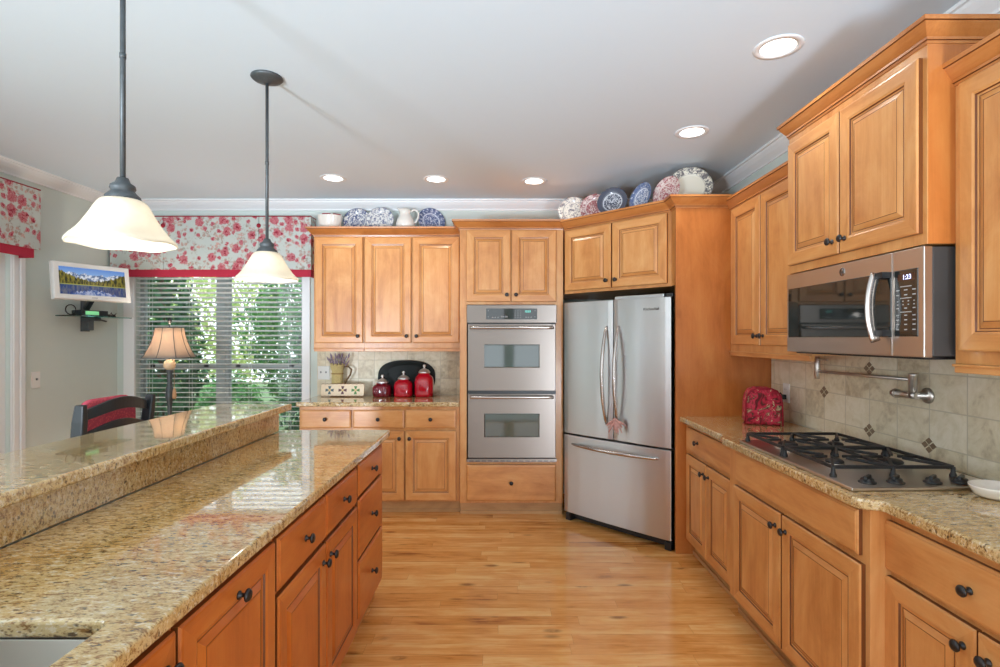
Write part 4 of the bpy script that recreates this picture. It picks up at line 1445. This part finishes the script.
def ball_shape(r, zc, sq=1.0):
    def f(rng):
        d = Vector((rng.gauss(0, 1), rng.gauss(0, 1), rng.gauss(0, 1))).normalized()
        k = rng.uniform(.7, 1.0) * (1 + .18 * math.sin(d.x * 7) * math.cos(d.z * 6))
        return Vector((d.x * r * k, d.y * r * k, zc + d.z * r * k * sq)), d
    return f
def tree(name, label, loc, mm, leaf, trunk_h, tr=.06):
    t = thing(name, label, 'tree' if name == 'tree' else 'shrub', loc)
    mm.build('foliage', leaf, t)
    k = MB(); k.tube([(0, 0, 0), (.03, 0, trunk_h * .5), (0, .02, trunk_h)], [tr, tr * .8, tr * .5], 10)
    k.build('trunk', 'bark', t)
    return t
G = -.2
tree('tree', 'dark conical evergreen behind the left half of the window', (-4.70, 7.3, G), leaf_cloud(1, 5200, cone_shape(3.6, .72), .055), 'leaf_dark', 3.0)
tree('tree', 'broad leafy tree behind the right half of the window', (-3.1, 9.3, G), leaf_cloud(2, 8200, ball_shape(1.35, 1.75, 1.15), .06), 'leaf_mid', 1.6)
tree('tree', 'pale sunlit tree between the evergreen and the leafy tree', (-5.6, 10.6, G), leaf_cloud(3, 5200, ball_shape(1.3, 2.1, 1.25), .055), 'leaf_light', 1.8)
tree('shrub', 'low green shrub at the left edge of the window', (-6.2, 8.4, G), leaf_cloud(4, 3600, ball_shape(.85, .8, 1.0), .05), 'leaf_mid', .6, .03)
tree('tree', 'tall hedge tree behind everything at the left of the window', (-8.6, 11.4, G), leaf_cloud(5, 6200, ball_shape(1.7, 2.0, 1.3), .075), 'leaf_mid', 1.8)
tree('tree', 'dark evergreen at the right edge of the window by the cabinets', (-2.2, 7.0, G), leaf_cloud(6, 4600, cone_shape(3.2, .75), .05), 'leaf_dark', 2.4)
tree('shrub', 'low shrub in front of the leafy tree, under the right window', (-3.25, 6.3, G), leaf_cloud(8, 3200, ball_shape(.40, .66, 1.35), .04), 'leaf_mid', .5, .03)

m = MB(); m.box(-14, LEFT_X - .4, -4, BACK_Y + .4, -.25, -.2)
o = m.build('side_lawn', 'lawn'); o['kind'] = 'structure'
tree('tree', 'unseen evergreen added outside the patio door for the refrigerator reflection', (-6.2, 2.75, G), leaf_cloud(9, 2600, cone_shape(3.4, .36), .06), 'leaf_dark', 2.6)  # unseen tree added to streak the reflection in the fridge doors

# ------------------------------------------------------------------ nook: chair, lamp, television
ch = thing('dining_chair', 'black ladder-back chair with red woven pad, behind the bar', 'chair', (-2.005, 2.705, 0), PI / 2)
# local: the back stands in the xz plane, the seat reaches to +y (world -x)
W2 = .225
for sx in (-1, 1):
    mm = MB()
    path = []
    for i in range(15):
        z = 1.125 * i / 14
        lean = -.055 * max(0, (z - .45) / .68) ** 1.5
        out = .02 * max(0, (z - .45) / .68) ** 2
        path.append((sx * (W2 + out), lean + .0, z))
    prof_w = .019
    pv = []
    for (x, y, z) in path:
        k = 1.0 if z < 1.08 else .75
        pv.append([mm.v((x + a * prof_w * k, y + b * .027 * k, z)) for a, b in ((-1, -1), (1, -1), (1, 1), (-1, 1))])
    for A, B in zip(pv, pv[1:]):
        for q in range(4):
            mm.face([A[q], A[(q + 1) % 4], B[(q + 1) % 4], B[q]])
    mm.face(pv[0]); mm.face(pv[-1])
    mm.build('back_post', 'black_paint', ch, bevel=.006)
    mm = MB(); mm.tube([(sx * .235, .41, 0), (sx * .235, .41, .44)], [.014, .019], 12)
    mm.build('leg', 'black_paint', ch)
def ladder(zc, h, arch):
    mm = MB()
    n = 16
    rows = []
    for i in range(n + 1):
        s = i / n
        x = (2 * s - 1) * (W2 - .005)
        lean = -.055 * max(0, (zc - .45) / .68) ** 1.5
        y = lean - .03 * math.cos((2 * s - 1) * PI / 2) + .003
        c = zc + arch * math.cos((2 * s - 1) * PI / 2) ** 1.2
        hh = h * (.8 + .2 * math.cos((2 * s - 1) * PI / 2))
        rows.append([mm.v((x, y - .008, c - hh / 2)), mm.v((x, y - .008, c + hh / 2)), mm.v((x, y + .008, c + hh / 2)), mm.v((x, y + .008, c - hh / 2))])
    for A, B in zip(rows, rows[1:]):
        for q in range(4):
            mm.face([A[q], A[(q + 1) % 4], B[(q + 1) % 4], B[q]])
    mm.face(rows[0]); mm.face(rows[-1])
    mm.build('back_slat', 'black_paint', ch, bevel=.003)
for zc in (1.070, .957, .844, .731):
    ladder(zc, .060, .038)
mm = MB(); mm.box(-.235, .235, -.015, .43, .43, .455)
mm.build('seat', 'black_paint', ch, bevel=.006)
mm = MB()
for z in (.16, .28):
    mm.tube([(-.235, .41, z), (.235, .41, z)], .009, 10)
    for sx in (-1, 1): mm.tube([(sx * .228, .0, z), (sx * .235, .41, z)], .009, 10)
mm.build('stretcher', 'black_paint', ch)
mm = MB()
pp = [(x, z) for x, z in rrect(.385, .62, .09, 6, 0, .825)]
mm.prism_y(pp, -.012, .022)
part(mm.build('back_pad', 'red_pad', ch, bevel=.012, seg=3), 'red woven pad tied to the chair back')
mm = MB(); mm.prism(rrect(.42, .40, .06, 6, 0, .215), .4555, .49)
part(mm.build('seat_pad', 'red_pad', ch, bevel=.012, seg=3), 'red woven seat pad')

fl = thing('floor_lamp', 'turned dark floor lamp with linen bell shade before the window', 'lamp', (-2.785, 4.45, 0))
mm = MB(); mm.lathe([(0, 0), (.14, 0), (.145, .012), (.13, .025), (.06, .04), (.035, .06), (.02, .08), (0, .08)], 32)
mm.build('base', 'pewter', fl)
mm = MB(); mm.lathe([(r_ * 1.35, h_) for r_, h_ in [(.012, .07), (.012, .55), (.018, .58), (.012, .62), (.013, .86), (.016, .90), (.022, .93), (.026, .955), (.020, .98), (.024, .99), (.020, 1.02), (.013, 1.06), (.016, 1.075), (.012, 1.09), (.019, 1.11), (.014, 1.13), (.018, 1.15), (.022, 1.165), (.012, 1.17)]], 24)
mm.build('turned_pole', 'pewter', fl)
mm = MB(); mm.sphere((0, 0, 1.212), .047, 24, 16)
mm.build('ball', 'cream', fl)
mm = MB(); mm.tube([(0, 0, 1.25), (0, 0, 1.56)], .004, 8); mm.sphere((0, 0, 1.585), .018, 14, 10, sz=1.3); mm.sphere((0, 0, 1.562), .011, 12, 8)
mm.build('finial', 'bronze', fl)
sp = [(.175, 1.272), (.158, 1.30), (.138, 1.345), (.118, 1.40), (.102, 1.46), (.094, 1.522)]
def squ(a, r, h):
    k = max(abs(math.cos(a)), abs(math.sin(a)))
    return (r * (1 / k) ** .35, h)
mm = MB(); mm.lathe(sp, 48, wave=squ)
shd = mm.build('lamp_shade', 'shade_cloth', fl, solid=.002)
mm = MB()
for i in range(8):
    a = PI / 4 * i + PI / 8
    a = PI / 4 * i
    mm.tube([(squ(a, r, h)[0] * math.cos(a) * 1.012, squ(a, r, h)[0] * math.sin(a) * 1.012, h) for r, h in sp], .0028, 6)
for r, h in (sp[0], sp[-1]):
    mm.tube([(squ(2 * PI * i / 48, r, h)[0] * math.cos(2 * PI * i / 48), squ(2 * PI * i / 48, r, h)[0] * math.sin(2 * PI * i / 48), h) for i in range(49)], .003, 6)
part(mm.build('shade_piping', 'pewter', shd), 'grey piping on the shade ribs')
mm = MB(); mm.sphere((0, 0, 1.37), .028, 16, 12, sz=1.3)
mm.build('bulb', 'bulb', fl)
mm = MB(); mm.tube([(.055, -.03, 1.28), (.058, -.03, 1.02)], .0018, 6)
mm.lathe([(.004, 1.02), (.012, 1.0), (.016, .95), (.013, .93), (0, .93)], 12, (.058, -.03, 0))
mm.build('pull_tassel', plain('tan_tassel', rgb(190, 150, 112), .9, var=.2), fl)
lamp('lamp_light', 'POINT', (-2.785, 4.45, 1.44), (0, 0, 0), 8, (1, .87, .72), shadow_soft_size=.03)

# television on its wall mount
def tv_picture():
    """lake, trees and snowy mountains mirrored in water; local x -.23...23, z -.12...12"""
    t = NT('television_picture')
    x, y, z = t.sep(t.coord())
    h = t.math('ABSOLUTE', t.math('ADD', z, .028))
    side = t.math('MULTIPLY', t.math('POWER', t.math('ABSOLUTE', x), 1.6), .75)
    n1 = t.noise(t.comb(t.math('MULTIPLY', x, 1), 0, 0), 46, 4, .6)
    n2 = t.noise(t.comb(x, 3.3, 0), 22, 4, .55)
    treeh = t.math('ADD', t.math('SUBTRACT', t.math('MULTIPLY', n1, .085), .008), side)
    mth = t.math('ADD', t.math('MULTIPLY', n2, .10), .036)
    gr = t.noise(t.comb(t.math('MULTIPLY', x, 2), 0, t.math('MULTIPLY', z, .5)), 34, 3, .7)
    trees = t.mix(t.bw(gr, .4, .62), rgb(16, 30, 12), rgb(140, 128, 40))
    mount = t.mix(t.bw(t.noise(t.coord(), 34, 3, .6), .42, .56), rgb(80, 108, 150), rgb(232, 236, 244))
    sky = t.ramp(h, [(.05, rgb(150, 190, 236)), (.16, rgb(62, 120, 208))])
    c = t.mix(t.bw(t.math('SUBTRACT', mth, h), -.002, .002), sky, mount)
    c = t.mix(t.bw(t.math('SUBTRACT', treeh, h), -.003, .003), c, trees)
    shore = t.bw(h, .006, .003)
    c = t.mix(shore, c, rgb(170, 170, 60))
    below = t.math('LESS_THAN', z, -.028)
    c = t.mix(t.math('MULTIPLY', below, .5), c, rgb(20, 74, 160))
    t.set(Base_Color=(0.01, .01, .01, 1), Emission_Color=c, Emission_Strength=.55, Roughness=.15)
    return t.m
tvd = Vector((.23, .47, 0)).normalized()
tv = thing('television', 'small white television showing a mountain lake, on the left wall', 'television', (-3.178, 4.135, 1.868),
           0, rot=(math.radians(-7), math.radians(0), math.atan2(.47, .23)))
mm = MB(); mm.rings(.53, .285, [(0, .012), (.004, .002), (.010, 0), (.036, 0), (.040, .004)], x0=-.265, z0=-.1425, back=.045)
tvb = mm.build('housing', 'white_plastic', tv)
mm = MB(); mm.box(-.226, .226, -.0005, .003, -.104, .104)
part(mm.build('screen', tv_picture(), tv), 'lit screen with a lake and mountains')
mm = MB(); mm.box(-.02, .02, -.001, .0, -.125, -.122)
mm.build('badge', 'dark_grey', tvb)
ms_ = thing('wall_mount', 'grey swing-arm bracket holding the television on the left wall', 'bracket', (LEFT_X, 4.50, 1.62))
mm = MB(); mm.box(0, .02, -.03, .05, -.13, .14)
mm.build('wall_plate', 'pewter', ms_, bevel=.003)
mm = MB(); mm.bar((.02, .01, .06), (.17, -.10, .16), .035, .03); mm.bar((.17, -.10, .15), (.275, -.305, .24), .03, .03)
mm.build('arm', 'pewter', ms_, bevel=.003)
mm = MB(); mm.box(.02, .13, -.05, .03, -.04, -.012); mm.prism([(.02, -.03), (.07, -.03), (.07, .03), (.02, .03)], -.12, -.04)
mm.bar((.13, -.02, -.026), (.17, .04, -.045), .02, .012)
mm.build('shelf_bracket', 'pewter', ms_, bevel=.003)
mm = MB(); mm.prism(rrect(.20, .62, .03, 5), -.004, .004)
o = mm.build('glass_shelf', 'shelf_glass'); o.location = (LEFT_X + .125, 4.48, 1.6125)
tag(o, 'green-edged glass shelf under the television on the left wall', 'shelf')
cb = thing('cable_box', 'small black box with a green label on the glass shelf', 'electronics', (LEFT_X + .13, 4.41, 1.6175), math.radians(75))
mm = MB(); mm.box(-.11, .11, -.055, .055, 0, .045)
mm.build('case', 'black_paint', cb, bevel=.004)
mm = MB(); mm.box(-.08, .03, -.0565, -.0552, .008, .038)
mm.build('label_panel', 'green_label', cb)
mm = MB()
mm.tube([(-.155 + .04 * math.cos(a), .0, .046 + .04 * math.sin(a)) for a in [i * .5 for i in range(14)]], .004, 6)
part(mm.build('cable_loop', 'black_plastic', cb), 'looped black cable')
cd = thing('remote_control', 'black remote control with a coiled cord at the far shelf end', 'remote control', (LEFT_X + .12, 4.62, 1.6175), math.radians(80))
mm = MB(); mm.box(-.10, .06, -.022, .022, 0, .018)
mm.build('case', 'black_plastic', cd, bevel=.004)
mm = MB(); mm.tube([(-.06 + .012 * i, .012 * math.sin(i * 1.6), .026 + .012 * math.cos(i * 1.6) + .004) for i in range(12)], .0035, 6)
mm.build('cord', 'black_plastic', cd)

# ------------------------------------------------------------------ things on the back counter
cz = CT1 + .0005
def canister(label, x, y, s, k, glass_mat):
    t = thing('canister', label, 'canister', (x, y, cz), 0, 'red ribbed canisters')
    w = .075 * s
    h = .105 * s * k
    mm = MB()
    loops = []
    for ww, r, z in ((.88, .30, 0), (.97, .32, .004), (1.0, .32, h * .12), (1.0, .32, h * .72), (.95, .4, h * .86), (.78, .36, h * .96), (.62, .30, h), (.60, .30, h * 1.07)):
        loops.append([mm.v((px, py, z)) for px, py in rrect(2 * w * ww, 2 * w * ww, 2 * w * r * ww, 5)])
    for A, B in zip(loops, loops[1:]):
        for q in range(len(A)):
            j = (q + 1) % len(A)
            mm.face([A[q], A[j], B[j], B[q]], 0, True)
    mm.face(loops[0]); mm.face(loops[-1])
    b = mm.build('jar', glass_mat, t)
    mm = MB()
    for i in range(7):
        x_ = (i - 3) * w * .22
        mm.tube([(x_, -w - .001, h * .18), (x_, -w - .003, h * .45), (x_, -w - .001, h * .70)], [.002, .004 * s, .002], 8)
    mm.build('ribs', glass_mat, b)
    hz = h * 1.07
    mm = MB(); mm.lathe([(0, hz), (.047 * s, hz), (.050 * s, hz + .004), (.046 * s, hz + .012 * s), (.034 * s, hz + .026 * s), (.016 * s, hz + .034 * s), (.008 * s, hz + .038 * s), (.007 * s, hz + .046 * s), (.013 * s, hz + .056 * s), (.011 * s, hz + .066 * s), (0, hz + .071 * s)], 24)
    part(mm.build('lid', 'silver', t), 'polished silver lid with a knob')
RG = plain('red_glass', rgb(190, 8, 36), .08, var=.15, scale=40, Coat_Weight=.4)
RG2 = plain('dark_red_glass', rgb(110, 10, 30), .08, var=.2, scale=40, Coat_Weight=.4)
canister('smallest dark red canister with silver lid, left of the three', -1.068, 4.745, 1.08, .98, RG2)
canister('middle-sized red canister with silver lid, before the black platter', -.88, 4.745, 1.07, 1.26, RG)
canister('tallest red canister with silver lid, right of the three', -.695, 4.745, 1.09, 1.70, RG)
# black oval platter leaning on the tiles
pl = thing('oval_tray', 'black oval platter leaning on the tiles behind the red canisters', 'tray', (-1.02, 4.853, cz), 0, rot=(math.radians(-4), 0, 0))
mm = MB()
prof = [(0, -.004), (.68, -.004), (.74, -.006), (.80, -.012), (.97, -.020), (1.0, -.020), (1.0, -.014), (.82, -.006), (.76, .002), (0, .002)]
def ov_(a, r, h):
    c, s = math.cos(a), math.sin(a)
    e = .62
    X = .40 * math.copysign(abs(c) ** e, c); Z = .158 * math.copysign(abs(s) ** e, s)
    q = math.hypot(X, Z) / 1.0
    return (r * q, h)
mm2 = MB()
rings_ = []
for r, h in prof:
    ring = []
    for i in range(56):
        a = 2 * PI * i / 56
        c, s = math.cos(a), math.sin(a)
        ring.append(mm2.v((r * .262 * math.copysign(abs(c) ** .75, c), h, .158 + r * .158 * math.copysign(abs(s) ** .75, s))))
    rings_.append(ring)
for A, B in zip(rings_, rings_[1:]):
    for i in range(56):
        j = (i + 1) % 56
        mm2.face([A[i], A[j], B[j], B[i]], 0, True)
mm2.build('platter', plain('black_lacquer', (.010, .013, .012, 1), .5, Specular_IOR_Level=.2), pl)
pl.location.x = -.87
# cream tray with three painted crosses
def tray_paint():
    t = NT('painted_cream_tray')
    x, y, z = t.sep(t.coord())
    n = t.noise(t.coord(), 60, 3)
    c = t.mix(n, rgb(232, 214, 186), rgb(220, 196, 162))
    for cx, col in ((-.115, rgb(74, 92, 96)), (0, rgb(96, 48, 52)), (.115, rgb(84, 128, 64))):
        dx = t.math('ABSOLUTE', t.math('SUBTRACT', x, cx)); dz = t.math('ABSOLUTE', t.math('SUBTRACT', z, .058))
        mx, mn = t.math('MAXIMUM', dx, dz), t.math('MINIMUM', dx, dz)
        arm = t.math('MULTIPLY', t.math('LESS_THAN', mx, .036), t.math('LESS_THAN', mn, t.math('ADD', .004, t.math('MULTIPLY', mx, .28))))
        c = t.mix(arm, c, col)
        c = t.mix(t.math('LESS_THAN', mx, .010), c, rgb(210, 180, 120))
    t.set(Base_Color=c, Roughness=.35)
    return t.m
ct = thing('ceramic_tray', 'cream scalloped tray with three painted crosses, standing on edge', 'tray', (-1.412, 4.70, cz), 0, rot=(math.radians(-10), 0, 0))
mm = MB()
up, dn = [], []
n = 44
for i in range(n + 1):
    x = -.19 + .38 * i / n
    sc_ = .0035 * abs(math.sin(PI * i / 4))
    dn.append((x, .004 + .0035 - sc_)); up.append((x, .115 - .0035 + sc_))
mm.prism_y(dn + list(reversed(up)), -.008, .006)
mm.build('tray_face', tray_paint(), ct, bevel=.0015)
mm = MB()
mm.tube([(x, -.009, z) for x, z in up], .0025, 6); mm.tube([(x, -.009, z) for x, z in dn], .0025, 6)
part(mm.build('rim', plain('brown_rim', rgb(140, 96, 70), .4), ct), 'brown scalloped rim')
# twig pitcher with dried lavender
tw = thing('twig_pitcher', 'woven straw pitcher with dark handle, behind the cross tray', 'pitcher', (-1.488, 4.80, cz), 0)
straw = plain('straw', rgb(196, 176, 120), .8, var=.35, scale=90)
mm = MB()
for i in range(30):
    a = 2 * PI * i / 30
    r0 = .052
    mm.tube([(r0 * 1.05 * math.cos(a), r0 * 1.05 * math.sin(a), 0), (r0 * .85 * math.cos(a), r0 * .85 * math.sin(a), .12), (r0 * .82 * math.cos(a), r0 * .82 * math.sin(a), .22), (r0 * 1.12 * math.cos(a), r0 * 1.12 * math.sin(a), .285 + .01 * math.sin(i * 2.3))], .0062, 6)
mm.lathe([(0, .002), (.05, .002), (.042, .12), (.04, .22), (.05, .27)], 20)
mm.build('body', straw, tw)
mm = MB()
for z in (.10, .20): mm.lathe([(.050, z - .006), (.056, z), (.050, z + .006)], 24)
mm.build('binding', plain('straw_binding', rgb(160, 130, 80), .8, var=.3), tw)
mm = MB(); mm.tube([(.05, 0, .265), (.10, 0, .262), (.128, 0, .235), (.118, 0, .19), (.085, 0, .14), (.055, 0, .075)], [.006, .007, .009, .008, .007, .006], 8)
part(mm.build('handle', plain('vine', rgb(110, 84, 52), .8, var=.3), tw), 'bent brown vine handle')
lv = thing('dried_lavender', 'bunch of dried lavender standing in the straw pitcher', 'dried flowers', (-1.488, 4.80, cz + .20), 0)
mm = MB(); mm2 = MB()
rng = random.Random(11)
for i in range(46):
    a, rr = rng.uniform(0, 2 * PI), rng.uniform(.02, .125)
    hh = rng.uniform(.10, .19)
    e = (rr * math.cos(a) * .9, rr * math.sin(a) * .4, hh)
    s0 = (e[0] * .3, e[1] * .3, .0)
    mm.tube([s0, e], .0012, 5)
    d = Vector(e) - Vector(s0); d.normalize()
    p = Vector(e)
    mm2.tube([p - d * .045, p - d * .03, p - d * .015, p], [.002, .0055, .0055, .001], 6)
mm.build('stems', plain('dry_stem', rgb(142, 138, 104), .9, var=.2), lv)
part(mm2.build('flower_heads', plain('lavender_bloom', rgb(150, 134, 150), .9, var=.3, scale=120), lv), 'grey-violet flower heads')

# ------------------------------------------------------------------ crockery on top of the cabinets
BLUE, RED_, NAVY = rgb(54, 74, 124), rgb(150, 66, 76), rgb(38, 46, 70)
WHT = rgb(232, 230, 226)
def plate(label, x, y, z, d, face, mat, tilt=18, group=None, roll=0, sx=1.0):
    """plate stood on edge; face is the heading its front looks to (rotation about z from -y)"""
    t = thing('plate', label, 'plate', (x, y, z), 0, group, rot=(math.radians(-tilt), 0, face))
    mm = MB()
    R = .12
    prof = [(0, .004), (.070, .004), (.078, .001), (.086, -.006), (.116, -.012), (.120, -.013), (.119, -.010), (.088, -.001), (.080, .008), (.060, .010), (0, .010)]
    mm.lathe([(r, -h if False else h) for r, h in prof], 48, (0, 0, 0), 'y')
    o = mm.build('dish', mat, t)
    o.scale = (d / .24 * sx, d / .24, d / .24)
    o.location = (0, 0, d / 2)
    o.rotation_euler = (0, roll, 0)
    return t
zt = UZ1 - .012 + .001
P1 = plate_mat('blue_ironstone', WHT, BLUE, (.44, 8, .45, 1))
P2 = plate_mat('blue_delft', WHT, BLUE, (.50, 12, .50, .6))
P3 = plate_mat('blue_willow', rgb(220, 224, 236), BLUE, (.42, 16, .40, 1))
plate('blue and white plate beside the white planter, left of the two overlapping', -1.318, 4.80, zt, .25, 0, P1, 14)
plate('blue and white plate overlapping in front, left of the white jug', -1.10, 4.765, zt, .25, 0, P2, 14)
plate('blue and white plate right of the white jug, turned aside', -.628, 4.80, zt, .255, math.radians(24), P3, 16)
pln = thing('planter', 'white oval planter with a red-marked rim, left of the plates', 'planter', (-1.54, 4.76, zt), 0)
mm = MB(); mm.lathe([(0, 0), (.078, 0), (.083, .004), (.105, .150), (.107, .157), (.101, .157), (.076, .01), (0, .01)], 40)
b = mm.build('pot', 'ceramic', pln); b.scale = (1.05, .8, 1)
mm = MB()
for a0, a1 in ((-2.0, -1.3), (-1.1, -.4), (.6, 1.5), (2.2, 3.2)):
    mm.tube([(.104 * math.cos(a0 + (a1 - a0) * i / 8) * 1.05, .104 * math.sin(a0 + (a1 - a0) * i / 8) * .8, .157) for i in range(9)], .005, 6)
part(mm.build('rim_marks', 'red_cord', pln), 'dark red marks on the rim')
jg = thing('jug', 'white ceramic jug between the blue and white plates', 'jug', (-.862, 4.74, zt), 0)
mm = MB()
def spout_wave(a, r, h):
    k = max(0, -math.cos(a)) ** 4
    up = max(0, (h - .15) / .06)
    return (r * (1 + .45 * k * up), h + .018 * k * up)
mm.lathe([(0, 0), (.055, 0), (.062, .006), (.080, .05), (.083, .08), (.074, .115), (.054, .145), (.045, .165), (.046, .185), (.054, .205), (.051, .205), (.042, .185), (.04, .165), (0, .14)], 40, wave=spout_wave)
mm.build('body', 'ceramic', jg)
mm = MB(); mm.tube([(.048, 0, .185), (.075, 0, .205), (.105, 0, .195), (.118, 0, .165), (.11, 0, .125), (.092, 0, .095), (.075, 0, .085)], .008, 10)
mm.build('handle', 'ceramic', jg)

zf = FZ1 - .006 + .001
Q1 = plate_mat('brown_transfer', rgb(232, 226, 214), rgb(86, 82, 104), (.50, 10, .50, .7))
Q2 = plate_mat('red_transfer', rgb(230, 212, 206), RED_, (.42, 9, .46, .6))
Q3 = plate_mat('navy_willow', rgb(214, 216, 222), NAVY, (.44, 30, .10, 1))
Q4 = plate_mat('blue_transfer', rgb(222, 226, 234), rgb(72, 96, 146), (.45, 14, .36, .8))
Q5 = plate_mat('pink_transfer', rgb(232, 216, 208), rgb(172, 76, 88), (.46, 11, .48, .5))
Q6 = plate_mat('cream_vine', rgb(236, 230, 212), rgb(96, 92, 100), (.75, 13, .44, .3))
f45 = A45
def onfr(s, back):
    """a point on the cabinet top: s along its front edge from the left, back from the edge"""
    p = xform(fc) @ Vector((s, back, 0))
    return p.x, p.y
x, y = onfr(.02, .075); plate('cream plate with dark rim pattern, leftmost of the six over the fridge', x, y + .03, zf, .235, math.radians(-15), Q1, 12)
x, y = onfr(.185, .135); plate('red transfer plate second from left over the fridge', x, y, zf, .23, math.radians(-20), Q2, 12)
x, y = onfr(.385, .085); plate('navy ringed plate in front, third from left over the fridge', x, y, zf, .235, math.radians(-25), Q3, 14)
x, y = onfr(.605, .105); plate('blue plate turned edgewise, fourth over the fridge', x, y, zf, .225, math.radians(-62), Q4, 14)
x, y = onfr(.80, .135); plate('pink transfer plate, fifth over the fridge beside the cream plate', x, y, zf, .235, math.radians(-55), Q5, 12)
plate('large cream plate with grey vine rim, rightmost over the fridge', 1.345, 3.79, zf, .31, math.radians(-14), Q6, 14)
